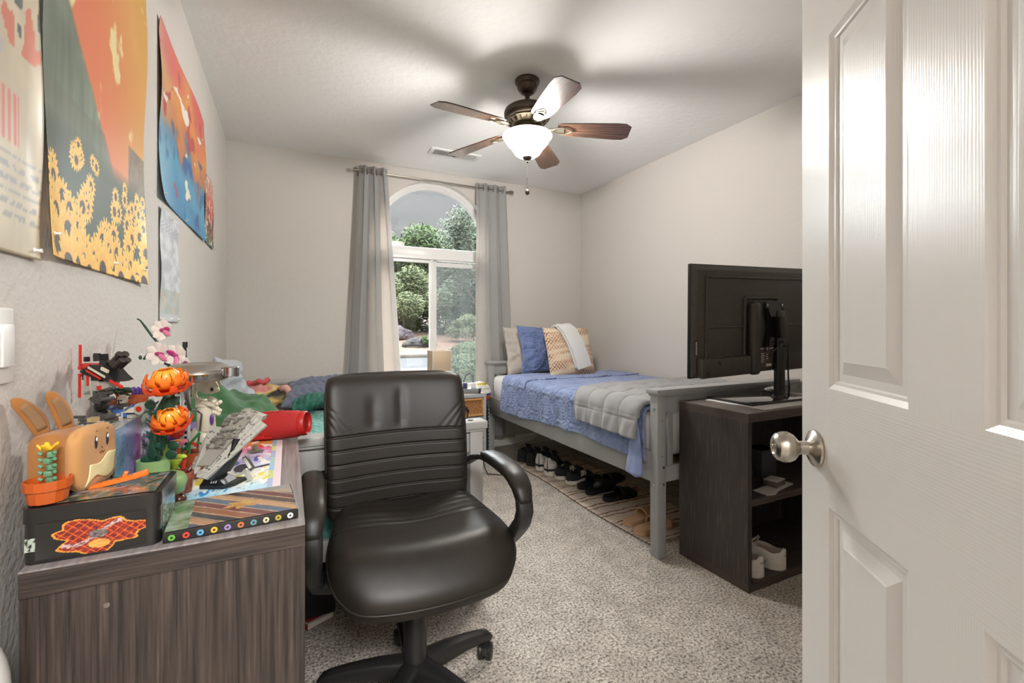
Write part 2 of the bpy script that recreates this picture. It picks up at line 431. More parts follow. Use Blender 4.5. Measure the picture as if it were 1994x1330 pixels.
# ------------------------------------------------------------------ outside
def cloud_leaves(center, rad3, n, size, seed, shell=.55, flat=.0):
    rnd = random.Random(seed); vs = []; fs = []
    lumps = []
    for _ in range(14):
        a = rnd.uniform(0, 2*pi); z = rnd.uniform(-.6, .95); q = sqrt(max(0, 1-z*z))*rnd.uniform(.5, .85)
        lumps.append((q*cos(a), q*sin(a), z*.72, rnd.uniform(.26, .48)))
    for _ in range(n):
        l = rnd.choice(lumps); a = rnd.uniform(0, 2*pi); z = rnd.uniform(-1, 1); q = sqrt(1-z*z); k = l[3]*rnd.uniform(shell, 1)
        c = Vector((center[0]+(l[0]+q*cos(a)*k)*rad3[0], center[1]+(l[1]+q*sin(a)*k)*rad3[1], center[2]+(l[2]+z*k)*rad3[2]))
        u = Vector((rnd.uniform(-1, 1), rnd.uniform(-1, 1), rnd.uniform(-1, 1))).normalized(); w = u.orthogonal().normalized()
        s = size*rnd.uniform(.6, 1.4); i = len(vs)
        vs += [c-u*s, c+w*s*.35, c+u*s, c-w*s*.35]; fs.append((i, i+1, i+2, i+3))
    me = bpy.data.meshes.new('leaves'); me.from_pydata(vs, [], fs); me.update(); return me
def plant(name, label, cat, loc, rad3, h, n, size, m, seed, trunk=.15, group=None, shell=.55):
    t = thing(name, label, cat, loc, group=group)
    me = cloud_leaves((0, 0, h), rad3, n, size, seed, shell); me.materials.append(m)
    o = bpy.data.objects.new('foliage', me); C.objects.link(o); o.parent = t
    if trunk:
        g = G(); g.tube([(0, 0, 0), (.1*rad3[0], 0, h*.4), (0, .1, h)], [trunk, trunk*.7, trunk*.4], 8)
        rnd = random.Random(seed)
        for k in range(7):
            a = rnd.uniform(0, 2*pi); z0 = h*rnd.uniform(.3, .9)
            g.tube([(0, 0, z0), (rad3[0]*.35*cos(a), rad3[1]*.35*sin(a), z0+rad3[2]*.25), (rad3[0]*.75*cos(a), rad3[1]*.75*sin(a), z0+rad3[2]*.5)], [trunk*.4, trunk*.25, trunk*.1], 6)
        obj('trunk', g, mat('bark', '#6b5a4c', .9, n=(4, '#3f352d', .3, .7)), t)
    return t
def leafm(name, a, b_): return mat(name, a, .7, n=(1.3, b_, .3, .7, 5))
Lg1 = leafm('leaf_bright', '#62793f', '#33492a'); Lg2 = leafm('leaf_grey', '#6d7b62', '#415040'); Lg3 = leafm('leaf_olive', '#78805a', '#4c5a38')
Lg4 = leafm('leaf_hedge', '#576542', '#303e27')
GZ = -.3
def gnd(name, f, nu, nv, m): return struct(name, G().grid(f, nu, nv), m, smooth=180)
gnd('asphalt', lambda u, v: (-30+70*u, 4.2+17*v, GZ), 2, 2, mat('asphalt', '#303236', .9, n=(30, '#282a2d', .3, .7)))
struct('curb', G().b2(-30, 40, 21, 22.6, GZ, GZ+.16, bev=.03), mat('concrete', '#7d766b', .85, n=(6, '#6d665c', .3, .7)))
def hill(u, v):
    x = -30+80*u; y = 22.5+50*v
    return (x, y, GZ+.12+2.6*sm(0, .55, v)+.12*fb(x*.3, y*.3))
gnd('gravel_bank', hill, 40, 30, mat('red_gravel', '#7a6152', .95, n=(25, '#574237', .35, .65, 6)))
gnd('near_bed', lambda u, v: (2.4+8*u, 4.3+11*v, GZ+.02), 2, 2, mat('red_gravel2', '#75594a', .95, n=(20, '#64493a', .35, .65, 6)))
def rock(label, loc, r, seed, col):
    g = G(); q = bmesh.ops.create_icosphere(g.bm, subdivisions=3, radius=1)['verts']
    for v in q:
        k = 1+.35*fb(v.co.x*1.5+seed, v.co.y*1.5, v.co.z*1.5); v.co = Vector((v.co.x*r[0]*k, v.co.y*r[1]*k, v.co.z*r[2]*k))
    o = obj('garden_rock', g, mat(col[0], col[1], .9, n=(2, col[2], .3, .7)), smooth=0, loc=loc); tag(o, label, 'rock')
rock('purplish grey boulder in the gravel bed seen through the left pane', (6.6, 30.4, .55), (.9, .7, .6), 1, ('rock_a', '#5b5054', '#352e33'))
rock('low black lava rock in the gravel bed seen through the left pane', (7.0, 26.8, .10), (1.0, .7, .38), 4, ('rock_b', '#3a3636', '#211f20'))
plant('shrub', 'tiny green plant growing behind the black lava rock', 'shrub', (7.2, 26.2, .15), (.3, .3, .3), .2, 500, .06, Lg1, 3, 0)
T = 'trees outside the window'
plant('shrub', 'grey green bush seen through the left pane, left of the sash latch', 'bush', (7.2, 33.0, .6), (3.2, 2.2, 2.8), 2.0, 22000, .13, Lg3, 11, .1)
plant('shrub', 'dense bush behind the sliding sash latch', 'bush', (10.6, 33.4, .6), (2.0, 2.0, 2.4), 1.9, 14000, .12, Lg2, 12, .1)
plant('pine_tree', 'bright green bushy tree filling the left pane and topping the transom', 'tree', (8.6, 38, 1.0), (4.6, 3.0, 4.9), 4.2, 34000, .17, Lg1, 13, .25)
plant('tree', 'tall loose grey green tree at the right of the arched pane', 'tree', (8.3, 20.5, -.2), (2.7, 2.0, 3.0), 4.6, 15000, .085, Lg2, 14, .14, shell=.3)
plant('tree', 'dark leafy tree behind the fixed right pane', 'tree', (13.6, 34, .8), (3.2, 2.5, 3.9), 3.6, 20000, .17, Lg4, 16, .2)
plant('shrub', 'yellowish bush on the red gravel behind the right pane', 'bush', (11.0, 28.5, .0), (1.5, 1.2, 1.0), .9, 8000, .08, Lg3, 17, .05)
plant('tree', 'shady tree far beyond the right edge of the window', 'tree', (18.5, 36, .9), (4, 3, 4.5), 4.3, 18000, .2, Lg4, 18, .2)
plant('tree', 'distant tree beyond the left edge of the window', 'tree', (2.6, 38, .9), (3.6, 3, 3.6), 3.6, 16000, .2, Lg1, 19, .2)
def hedge(label, loc, r, seed):
    t = thing('hedge', label, 'hedge', loc); rnd = random.Random(seed); vs = []; fs = []
    for _ in range(16000):
        a = rnd.uniform(0, 2*pi); z = rnd.uniform(-.3, 1); q = sqrt(1-z*z); k = 1-.09*rnd.random()
        c = Vector((q*cos(a)*r[0]*k, q*sin(a)*r[1]*k, r[2]*(.25+.75*z)*k)); u = Vector((rnd.uniform(-1, 1), rnd.uniform(-1, 1), rnd.uniform(-1, 1))).normalized(); w = u.orthogonal().normalized()
        s = .022*rnd.uniform(.6, 1.4); i = len(vs); vs += [c-u*s, c+w*s*.6, c+u*s, c-w*s*.6]; fs.append((i, i+1, i+2, i+3))
    me = bpy.data.meshes.new('leaves'); me.from_pydata(vs, [], fs); me.materials.append(Lg4)
    o = bpy.data.objects.new('foliage', me); C.objects.link(o); o.parent = t
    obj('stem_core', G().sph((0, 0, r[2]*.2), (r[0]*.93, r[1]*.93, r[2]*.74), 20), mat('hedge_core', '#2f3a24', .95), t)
hedge('clipped round hedge outside, the farther and higher of the two', (4.3, 11.0, GZ), (.95, .95, 1.05), 5)
hedge('clipped round hedge outside, the nearer one just beyond the lamp', (2.85, 7.7, GZ), (.72, .72, .93), 6)
# ------------------------------------------------------------------ ceiling fan
M_bronze = mat('fan_bronze', '#4b4239', .38, .75)
M_gold = mat('fan_antique_nickel', '#8d8574', .3, .9)
fan = thing('ceiling_fan', 'five blade bronze ceiling fan with walnut blades and frosted bowl light', 'ceiling fan', (1.163, 2.18, 2.44))
obj('canopy', G().lathe([(.063, 0), (.0665, -.004), (.0665, -.018), (.060, -.028), (.056, -.032), (.055, -.044), (.050, -.056), (.040, -.068), (.028, -.076), (.018, -.077)], seg=40), M_bronze, fan)
obj('downrod', G().cyl((0, 0, -.07), (0, 0, -.15), .0128).lathe([(.018, -.074), (.022, -.079), (.018, -.084)], seg=20), M_bronze, fan)
obj('motor_housing', G().lathe([(.02, -.138), (.035, -.140), (.07, -.145), (.104, -.154), (.121, -.166), (.126, -.178), (.126, -.194), (.121, -.201), (.123, -.206), (.118, -.214), (.100, -.222)], seg=48), M_bronze, fan)
g = G().lathe([(.100, -.220), (.106, -.224), (.100, -.229), (.082, -.248), (.088, -.252), (.080, -.257), (.062, -.262), (.057, -.270)], seg=48)
for k in range(18):
    a = 2*pi*k/18; g.box((.094*cos(a), .094*sin(a), -.238), (.004, .008, .02), R=Matrix.Rotation(a, 4, 'Z') @ RY(42), m=1)
obj('motor_vent_ring', g, [M_gold, M_bronze], fan)
obj('light_fitter', G().lathe([(.055, -.262), (.06, -.272), (.068, -.280), (.062, -.288), (.124, -.296), (.124, -.301)], seg=40), M_gold, fan)
M_bowl = mat('frosted_glass_bowl', '#f4efe6', .28, trans=.0, coat=.3)
t = M_bowl.node_tree; b = t.nodes['Principled BSDF']
tr = t.nodes.new('ShaderNodeBsdfTranslucent'); tr.inputs[0].default_value = (.92, .88, .80, 1); mxs = t.nodes.new('ShaderNodeMixShader'); mxs.inputs[0].default_value = .3
b.inputs['Emission Color'].default_value = (1, .93, .82, 1); b.inputs['Emission Strength'].default_value = .0
t.links.new(b.outputs[0], mxs.inputs[1]); t.links.new(tr.outputs[0], mxs.inputs[2]); tp = t.nodes.new('ShaderNodeBsdfTransparent'); mx2 = t.nodes.new('ShaderNodeMixShader'); mx2.inputs[0].default_value = .38
t.links.new(mxs.outputs[0], mx2.inputs[1]); t.links.new(tp.outputs[0], mx2.inputs[2]); t.links.new(mx2.outputs[0], t.nodes['Material Output'].inputs[0])
bw = obj('glass_bowl', G().lathe([(.118, -.298), (.130, -.300), (.134, -.306), (.133, -.311), (.124, -.315), (.121, -.322), (.116, -.336), (.106, -.350), (.092, -.364), (.082, -.376), (.076, -.388), (.066, -.402), (.050, -.413), (.030, -.419), (.012, -.420)], seg=56, cap=False), M_bowl, fan, smooth=180)
obj('finial', G().lathe([(.026, -.408), (.028, -.416), (.024, -.426), (.012, -.433), (.006, -.438), (.008, -.444), (.003, -.450)], seg=24), M_bronze, fan)
ch = obj('pull_chain', G().tube([(0, 0, -.445), (0, 0, -.60)], .0013, 6).lathe([(.003, -.532), (.003, -.552)], seg=8), M_gold, fan)
obj('chain_fob', G().lathe([(.003, -.592), (.010, -.598), (.0125, -.608), (.010, -.618), (.003, -.623)], seg=16), M_bronze, ch)
M_blade = wood('walnut_blade', '#2c1f18', '#6a4d3b', (1.6, 60, 60), .25, 3, .3, .7, .08, '#4b3527')
M_bedge = mat('blade_edge', '#2b211b', .5)
def blade_w(r):
    return .047+.020*sm(.15, .45, r)
M_blade.node_tree.nodes['Principled BSDF'].inputs['Coat Weight'].default_value = .8
for k in range(5):
    a = rad(45.5+72*k); R_ = Matrix.Rotation(a, 4, 'Z') @ Matrix.Translation((0, 0, -.262)) @ RY(2.6) @ RX(-12)
    rs = [.165, .19, .25, .32, .40, .48, .525, .555]; n = len(rs)
    wd = [.040, .049, .053, .058, .063, .067, .066, .044]
    poly = [(r, -w) for r, w in zip(rs, wd)]+[(r, w) for r, w in reversed(list(zip(rs, wd)))]
    g = G(); g.prism(poly, .006)
    q = bmesh.ops.bevel(g.bm, geom=[e for e in g.bm.edges if abs(e.verts[0].co.z-e.verts[1].co.z) < .001], offset=.0015, segments=1, affect='EDGES')
    bl = obj('blade', g, M_blade, fan, smooth=30); bl.matrix_basis = R_
    g = G(); g.sweep([(.05, 0, -.012), (.085, 0, -.016), (.12, 0, -.008), (.15, 0, -.004), (.20, 0, -.004)], [.014, .010, .012, .022, .020], [.006, .006, .005, .0035, .003], side=(0, 1, 0), seg=12, ex=.8)
    pts = [(.135, 0, -.006)]+[(.135+.045*(1-cos(t_)) + .012*sin(t_/2), .027*sin(t_), -.007) for t_ in [pi*j/8 for j in range(1, 8)]]+[(.245, 0, -.007)]
    g.tube(pts, .004, 8); g.tube([(x, -y, z) for x, y, z in pts], .004, 8)
    ir = obj('blade_arm', g, M_gold, fan); ir.matrix_basis = R_
# ceiling air vent
v = thing('ceiling_vent', 'white louvred air register in the ceiling by the window wall', 'vent', (1.155, 3.355, H))
obj('frame', G().box((0, 0, -.004), (.40, .135, .008), bev=.002), M_white, v)
g = G()
for k in range(30):
    if abs(k-14.5) < 1: continue
    g.box((-.165+.0114*k, 0, -.0095), (.0035, .085, .007), R=RY(35 if k < 15 else -35))
obj('louvre', g, M_white, v); obj('slot_backing', G().box((0, 0, -.0082), (.34, .088, .001)), mat('vent_dark', '#4b443c', .8), v)
obj('lever', G().box((.178, -.02, -.011), (.004, .014, .008)), M_white, v)
# ------------------------------------------------------------------ curtains and rod
M_rod = mat('curtain_rod_metal', '#9a9084', .3, .9)
rod = thing('curtain_rod', 'thin brushed metal curtain rod above the arched window', 'curtain rod', (AX, 3.735, 2.333))
obj('pole', G().cyl((-.66, 0, 0), (.68, 0, 0), .0062), M_rod, rod)
for s in (-.672, .69): obj('finial', G().cyl((s-.014, 0, 0), (s+.014, 0, 0), .0145).cyl((s-.02*(1 if s > 0 else -1), 0, 0), (s, 0, 0), .006), M_rod, rod)
for s in (-.64, .66): obj('bracket', G().box((s, .05, .0), (.012, .09, .010)).box((s, .082, 0), (.02, .006, .05), bev=.002).tube([(s, -.012, .012), (s, -.012, -.012), (s, .0, -.014)], .003), M_rod, rod)
M_cur = bpy.data.materials.new('curtain_cloth'); M_cur.use_nodes = True
t = M_cur.node_tree; b = t.nodes['Principled BSDF']; L = t.links.new
b.inputs['Base Color'].default_value = sR('#bfc4c6')+(1,); b.inputs['Roughness'].default_value = .8; b.inputs['Sheen Weight'].default_value = .2
tr = t.nodes.new('ShaderNodeBsdfTranslucent'); tr.inputs[0].default_value = sR('#ded2c8')+(1,); mxs = t.nodes.new('ShaderNodeMixShader'); mxs.inputs[0].default_value = .5
tc_ = t.nodes.new('ShaderNodeTexCoord'); w = t.nodes.new('ShaderNodeTexWave'); w.bands_direction = 'Z'; w.inputs['Scale'].default_value = 34; w.inputs['Distortion'].default_value = .2
L(tc_.outputs['Object'], w.inputs['Vector']); bp = t.nodes.new('ShaderNodeBump'); bp.inputs['Strength'].default_value = .25; bp.inputs['Distance'].default_value = .002
L(w.outputs['Fac'], bp.inputs['Height']); L(bp.outputs[0], b.inputs['Normal'])
L(b.outputs[0], mxs.inputs[1]); L(tr.outputs[0], mxs.inputs[2]); L(mxs.outputs[0], t.nodes['Material Output'].inputs[0])
def curtain(name, label, xt, xb, nf, zb, seed, amp=(.026, .04), ph=0):
    root = thing(name, label, 'curtain', ((xt[0]+xt[1])/2, 3.735, 2.375)); zt = 0; ox = (xt[0]+xt[1])/2
    h = 2.375-zb
    def f(u, v):
        # v 0 top .. 1 bottom; u across with nf folds
        s = v**.9; a = amp[0]+(amp[1]-amp[0])*s
        x0 = xt[0]+(xb[0]-xt[0])*v; x1 = xt[1]+(xb[1]-xt[1])*v
        uu = u+.018*sin(7*v+seed)*s*sin(pi*u)
        th = 2*pi*nf*u+ph+.5*s*sin(2.3*v+seed)
        y = a*sin(th)+.012*s*sin(5*pi*u+seed+3*v)
        x = x0+(x1-x0)*uu+.010*sin(2*th)*(1-s*.4)
        return (x-ox, y, -h*v)
    obj('panel', G().grid(f, 110, 50), M_cur, root, smooth=180, solid=.0015)
    for k in range(2*nf):
        th = pi*k-ph; u = th/(2*pi*nf)
        if not 0.02 < u < .98: continue
        x, y, z = f(u, .018)
        g = G(); g.tube([(x+.0025*cos(0), y+.021*cos(q), -.042+.021*sin(q)) for q in [2*pi*j/20 for j in range(20)]], .004, 6, closed=True)
        obj('grommet', g, M_rod, root)
curtain('curtain', 'grey grommet curtain left of the window, flared wide over the glass at the bottom', (.492, .705), (.375, .86), 3, .25, 1.0, amp=(.024, .05), ph=.6)
curtain('curtain', 'grey grommet curtain right of the window, hanging behind the blue bed', (1.492, 1.772), (1.462, 1.862), 3, .10, 2.2, amp=(.026, .036), ph=-.4)
# ------------------------------------------------------------------ wall things
g = G(); g.box((.003, 0, 0), (.006, .115, .118), bev=.003)
sw = thing('light_switch', 'white rocker light switch plate on the near left wall', 'light switch', (XL, .948, 1.069))
obj('cover_plate', g, M_white, sw)
obj('rocker', G().box((.009, .028, 0), (.006, .033, .066), bev=.002), M_white, sw); obj('rocker', G().box((.009, -.022, 0), (.006, .033, .066), bev=.002), M_white, sw)
M_paper = mat('poster_print', '#ffffff', .42, attr=1, coat=.08)
def sheet(name, label, cat, y0, y1, z0, z1, f, nu, nv, curl=.006, seed=0, pins=(), off=.002):
    w, h = y1-y0, z1-z0
    t = thing(name, label, cat, (XL+off, (y0+y1)/2, (z0+z1)/2))
    def P(u, v):
        e = max(0, abs(2*u-1)-.7)/.3; e2 = max(0, abs(2*v-1)-.75)/.25
        c = curl*(e**2*(.5+.5*sin(9*v+seed))+e2**2*(.4+.4*sin(8*u+seed))*.8)+.0012*(1+sin(5*u+3*v+seed))
        return (c+.001, (u-.5)*w, (v-.5)*h)
    obj('print', G().grid(P, nu, nv, col=f), M_paper, t, smooth=180, solid=.0006)
    for (u, v) in pins:
        x, y, z = P(u, v); g = G(); T_ = TR(x, y, z) @ RY(90)
        g.lathe([(.0042, 0), (.0042, .001), (.0022, .003), (.0022, .007), (.0036, .009), (.0036, .010)], M=T_, seg=10)
        obj('push_pin', g, mat('pin_clear', '#f2efe8', .2), t)
    return t
def flower(u, v, cx, cy, r, asp):
    dx, dy = (u-cx), (v-cy)*asp; d = hypot(dx, dy); a = math.atan2(dy, dx)
    if d < r*.40: return (.20, .13, .08)
    if d < r*(.84+.16*cos(13*a)): return lerp((.93, .62, .18), (.98, .82, .35), d/r)
    return None
rf = random.Random(4); FL = sorted([(rf.random(), rf.uniform(-.02, .27), 0) for _ in range(85)], key=lambda q: -q[1])
def art_sun(u, v):
    n = fb(u*3, v*4, 1)
    sky = mixc([(0, '#d9603f'), (.45, '#e07a45'), (.8, '#dba04c'), (1, '#c99f4a')], max(0, min(1, .1+.75*u*.9+.35*(v-.4)+.05*n)))
    c = sky
    k = fb(u*4+7, v*5, 3)+.35*fb(u*14, v*15, 2)      # drifting pale clouds
    if k > .36 and v > .35: c = lerp(c, (.93, .87, .62), min(1, (k-.36)*7))
    hl = .70-.75*u+.02*n                              # dark hillside falling to the right
    if v < hl+.02: c = lerp(mixc([(0, '#3c4a3c'), (.5, '#5d6a57'), (1, '#7f8a78')], .5+.6*n+.25*fb(u*30, v*6)), c, sm(-.02, .02, v-hl))
    if v < .36 and c is not sky: c = lerp(c, hx('#5c5a42'), .35)
    if u > .78 and v < .40: c = lerp(hx('#6c5a45'), hx('#8a7458'), .5+fb(u*20, v*22))
    if v < .30:
        c = lerp(hx('#2f3a22'), c, sm(.24, .31, v))
        for x, y, _ in FL:
            r = .030+.22*max(0, .27-y)
            if abs(u-x) < r and abs(v-y)*1.45 < r:
                q = flower(u, v, x, y, r, 1.45)
                if q: c = q
    return c
sheet('poster', 'glossy orange poster of sunflowers under a dark hillside, left wall', 'poster', 1.10, 1.729, 1.228, 2.16, art_sun, 270, 400, .010, 1, ((.03, .045), (.60, .035), (.97, .045)))
def art_kids(u, v):
    n = fb(u*3, v*3, 5)
    c = mixc([(0, '#3f86b5'), (.3, '#58a3c4'), (.42, '#5a86a8'), (.5, '#c87f52'), (.7, '#e0974f'), (.9, '#d9785c'), (1, '#d9655c')], max(0, min(1, v*1.0+.25*n+.12*(u-.5))))
    if u < .28: c = lerp(c, hx('#a9c6cc'), (.28-u)*2.2*(1-v*.6))
    k = fb(u*6+3, v*4, 8)
    if k > .28 and v < .6: c = lerp(c, hx('#2c5f9d'), min(.9, (k-.28)*4))
    if k < -.42: c = lerp(c, hx('#b8404a'), .8)
    if fb(u*5, v*6, 21) > .50: c = hx('#efe9dc')
    return c
sheet('poster', 'watercolour poster in orange fading to blue, left wall above the narrow pale print', 'poster', 1.915, 2.83, 1.545, 2.16, art_kids, 130, 90, .010, 2, ((.01, .02), (.5, .02), (.98, .03), (.01, .6), (.98, .5)))
def art_red(u, v):
    c = mixc([(0, '#3d6a3a'), (.3, '#6d3b2c'), (.45, '#c9584a'), (.8, '#d97a66'), (1, '#cfa08c')], max(0, min(1, v+.3*fb(u*7, v*7, 4))))
    if u < .18: c = hx('#2e2624') if fb(u*30, v*40, 2) > 0 else hx('#c9b8a8')
    if fb(u*9, v*9, 14) > .3: c = hx('#f0e2d2')
    return c
sheet('poster', 'small red and green poster nearest the window wall corner', 'poster', 2.87, 3.15, 1.55, 1.925, art_red, 60, 80, .004, 3, ((.5, .03),))
def art_pale(u, v):
    c = lerp(hx('#dcdde0'), hx('#b9bcc2'), max(0, min(1, .5+fb(u*4, v*9, 9)*1.3)))
    if .80 < v < .90 and sin(u*38)*sin(v*190) > .1: c = hx('#a9aebb')
    if v < .30: c = lerp(c, mixc([(0, '#c9a98c'), (.5, '#9db8b4'), (1, '#cfae98')], .5+fb(u*6, v*14, 3)), .6)
    if v < .07: c = hx('#c8c9ca')
    return c
sheet('poster', 'tall narrow pale grey print hanging below the watercolour poster', 'poster', 1.93, 2.222, 1.118, 1.515, art_pale, 50, 90, .006, 4, ((.5, .96), (.05, .03), (.5, .03), (.95, .03)))
def art_mag(u, v):
    n = fb(u*4, v*5, 31); c = lerp(hx('#cdbfa2'), hx('#b3a68c'), .5+n)
    k = fb(u*5+9, v*6, 12)
    if v > .42:
        if k > .10: c = lerp(hx('#3f4245'), hx('#6a6d72'), .5+n)
        elif k < -.30: c = hx('#c46a4f')
    elif v > .2 and fb(u*3, v*3, 40) > .2: c = hx('#a9a7a4')
    if .06 < v < .22 and sin(v*260) > .2 and u > .15 and fb(u*20, v*60) > -.2: c = lerp(c, hx('#6b6d78'), .5)
    if .22 < v < .33 and .55 < u < .8 and sin(u*120) > 0: c = hx('#c9695c')
    return c
sheet('poster', 'faded beige magazine print cut off by the left picture edge', 'poster', .78, 1.088, 1.215, 2.0, art_mag, 70, 150, .008, 5, ((.94, .02), (.94, .72)))
# white round-edged appliance hanging low on the near left wall
wr = thing('wall_fitting', 'white rounded plastic housing low on the left wall beside the desk end panel', 'wall fitting', (XL, .828, .615))
obj('housing', G().sph((.004, 0, 0), (.066, .052, .105), 32), mat('white_plastic', '#e2e0dc', .4), wr)
obj('back_plate', G().box((.003, 0, 0), (.006, .11, .2), bev=.003), mat('white_plastic', '#e2e0dc', .4), wr)
# ------------------------------------------------------------------ dark oak desk and matching shelf unit
def oakset(pfx, st):
    return wood(pfx, '#29221f', '#5d5047', st, .42, 7, .34, .74, .25, '#443a34')
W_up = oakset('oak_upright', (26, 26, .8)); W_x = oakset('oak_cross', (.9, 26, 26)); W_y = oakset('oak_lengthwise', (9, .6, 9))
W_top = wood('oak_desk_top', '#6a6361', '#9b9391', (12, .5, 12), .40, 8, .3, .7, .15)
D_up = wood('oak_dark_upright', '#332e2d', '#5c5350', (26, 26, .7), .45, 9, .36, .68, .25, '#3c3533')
D_x = wood('oak_dark_cross', '#332a27', '#584c46', (.8, 26, 26), .45, 9, .36, .68, .25)
DX0, DX1, DY0, DY1, DZ = -.354, .027, .912, 1.690, .74
desk = thing('desk', 'grey brown woodgrain desk along the left wall covered with toys', 'desk', (DX0, DY0, 0))
w_, l_ = DX1-DX0, DY1-DY0
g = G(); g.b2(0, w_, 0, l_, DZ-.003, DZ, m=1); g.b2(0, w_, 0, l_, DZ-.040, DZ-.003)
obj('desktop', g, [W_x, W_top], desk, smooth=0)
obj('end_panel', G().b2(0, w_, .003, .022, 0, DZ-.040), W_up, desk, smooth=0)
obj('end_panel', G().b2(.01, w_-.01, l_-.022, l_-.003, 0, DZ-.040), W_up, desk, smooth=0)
obj('back_panel', G().b2(.004, .02, .022, l_-.022, .25, DZ-.040), D_up, desk, smooth=0)
obj('wall_fastener', G().cyl((.10, .001, DZ-.075), (.10, .004, DZ-.075), .004), mat('screw_cap', '#6d625b', .5), desk)
CX0, CX1, CY0, CY1, CZ = 1.70, 2.50, 1.253, 1.622, .742
cab = thing('shelf_unit', 'dark woodgrain open shelf unit against the footboard of the blue bed', 'shelf unit', (CX0, CY0, 0))
w_, d_ = CX1-CX0, CY1-CY0
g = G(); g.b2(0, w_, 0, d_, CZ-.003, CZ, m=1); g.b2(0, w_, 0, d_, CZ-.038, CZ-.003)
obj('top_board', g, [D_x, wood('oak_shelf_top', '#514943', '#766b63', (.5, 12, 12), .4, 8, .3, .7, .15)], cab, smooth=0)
obj('side_panel', G().b2(0, .024, .002, d_, .035, CZ-.038), D_up, cab, smooth=0)
obj('side_panel', G().b2(w_-.024, w_, .002, d_, .035, CZ-.038), D_up, cab, smooth=0)
obj('bottom_board', G().b2(0, w_, 0, d_, 0.001, .035), D_x, cab, smooth=0)
obj('back_board', G().b2(.024, w_-.024, d_-.008, d_, .035, CZ-.038), D_up, cab, smooth=0)
SH = .375
obj('shelf', G().b2(.024, w_-.024, .015, d_-.008, SH-.03, SH), D_x, cab, smooth=0)
obj('cam_lock', G().cyl((.05, .03, CZ), (.05, .03, CZ+.001), .006), mat('screw_cap2', '#8a8179', .3, .8), cab)
# ------------------------------------------------------------------ beds
M_bed = mat('bed_grey_paint', '#9c9c9c', .42); M_screw = mat('zinc_screw', '#c9c9cc', .25, 1); M_hole = mat('hole_dark', '#2c2826', .9)
def bed(label, x0, x1, y0, y1, ht, rail0, rail1, cap=.022, m=M_bed):
    t = thing('single_bed', label, 'bed', (x0, y0, 0)); w = x1-x0; l = y1-y0; P = .055
    for yy in (0, l-.05):
        for xx in (0, w-P): obj('bed_post', G().box((xx+P/2, yy+.025, (ht-cap)/2), (P, .05, ht-cap), bev=.003), m, t)
        s_ = -1 if yy == 0 else 1
        g = G(); g.box((w/2, yy+.025, ht-cap/2), (w+.03, .078, cap), bev=.004).box((w/2, yy+.025, ht-cap-.005), (w+.012, .062, .010), bev=.002)
        obj('footboard_cap' if yy == 0 else 'headboard_cap', g, m, t)
        obj('upper_rail', G().box((w/2, yy+.025, ht-cap-.052), (w-2*P, .022, .085), bev=.002), m, t)
        obj('lower_rail', G().box((w/2, yy+.025, rail0+.035), (w-2*P, .022, .075), bev=.002), m, t)
        n = 9
        for k in range(n):
            xx = P+.045+(w-2*P-.09)*k/(n-1); obj('slat', G().box((xx, yy+.025, (rail0+.07+ht-.11)/2), (.036, .012, ht-.11-rail0-.06), bev=.002), m, t)
    for xx in (.012, w-.012): obj('side_rail', G().box((xx, l/2, (rail0+rail1)/2), (.02, l-.1, rail1-rail0), bev=.003), m, t)
    obj('slat_base', G().box((w/2, l/2, rail0+.05), (w-.05, l-.1, .018)), mat('pine_slat', '#b49a78', .6), t)
    for xx in (0, w-P):
        for (dx, z) in ((P+.0005, rail0+.035), (P+.0005, rail0+.10)) if xx == 0 else ():
            pass
    g = G()
    for z in (rail0-.005+.0, rail0+.075): g.cyl((.038, -.002, z), (.038, .004, z), .0062)
    for z, r in ((ht-.095, .007), (rail0-.01, .007)): g.cyl((-.002, .022, z), (.004, .022, z), r)
    obj('bolt', g, M_screw, t)
    g = G()
    for z in (ht-.15, ht-.32): g.cyl((.03, -.0005, z), (.03, .003, z), .003)
    for z in (ht-.11, ht-.15): g.cyl((-.0005, l-.028, z), (.003, l-.028, z), .006)
    obj('dowel_hole', g, M_hole, t); return t
bedR = bed('grey painted single bed on the right with blue quilt and pillows', 1.565, 2.620, 1.627, 3.695, .803, .355, .50)
M_bedL = mat('bed_pale_grey_paint', '#aaa8a4', .42)
bedL = bed('pale grey single bed on the left behind the desk with teal blanket', -.375, .705, 1.700, 3.695, .722, .28, .42, cap=.030, m=M_bedL)
obj('dowel_hole', G().cyl((1.035, .025, .7225), (1.035, .025, .7235), .012), M_hole, bedL)
M_sheet = mat('white_sheet', '#e3e1df', .8, sheen=.2, bump=(9, .3, .02))
M_mat2 = mat('beige_mattress', '#c8c0b4', .8)
def mattress(name, label, x0, x1, y0, y1, z0, z1, m):
    g = G(); g.box(((x0+x1)/2, (y0+y1)/2, (z0+z1)/2), (x1-x0, y1-y0, z1-z0), bev=.045, seg=4)
    return tag(obj(name, g, m, smooth=60), label, 'mattress')
mattress('mattress', 'white sheeted mattress on the right grey bed', 1.592, 2.60, 1.692, 3.635, .448, .682, M_sheet)
mattress('mattress', 'beige mattress on the left bed under the teal blanket', -.345, .675, 1.765, 3.63, .355, .55, M_mat2)
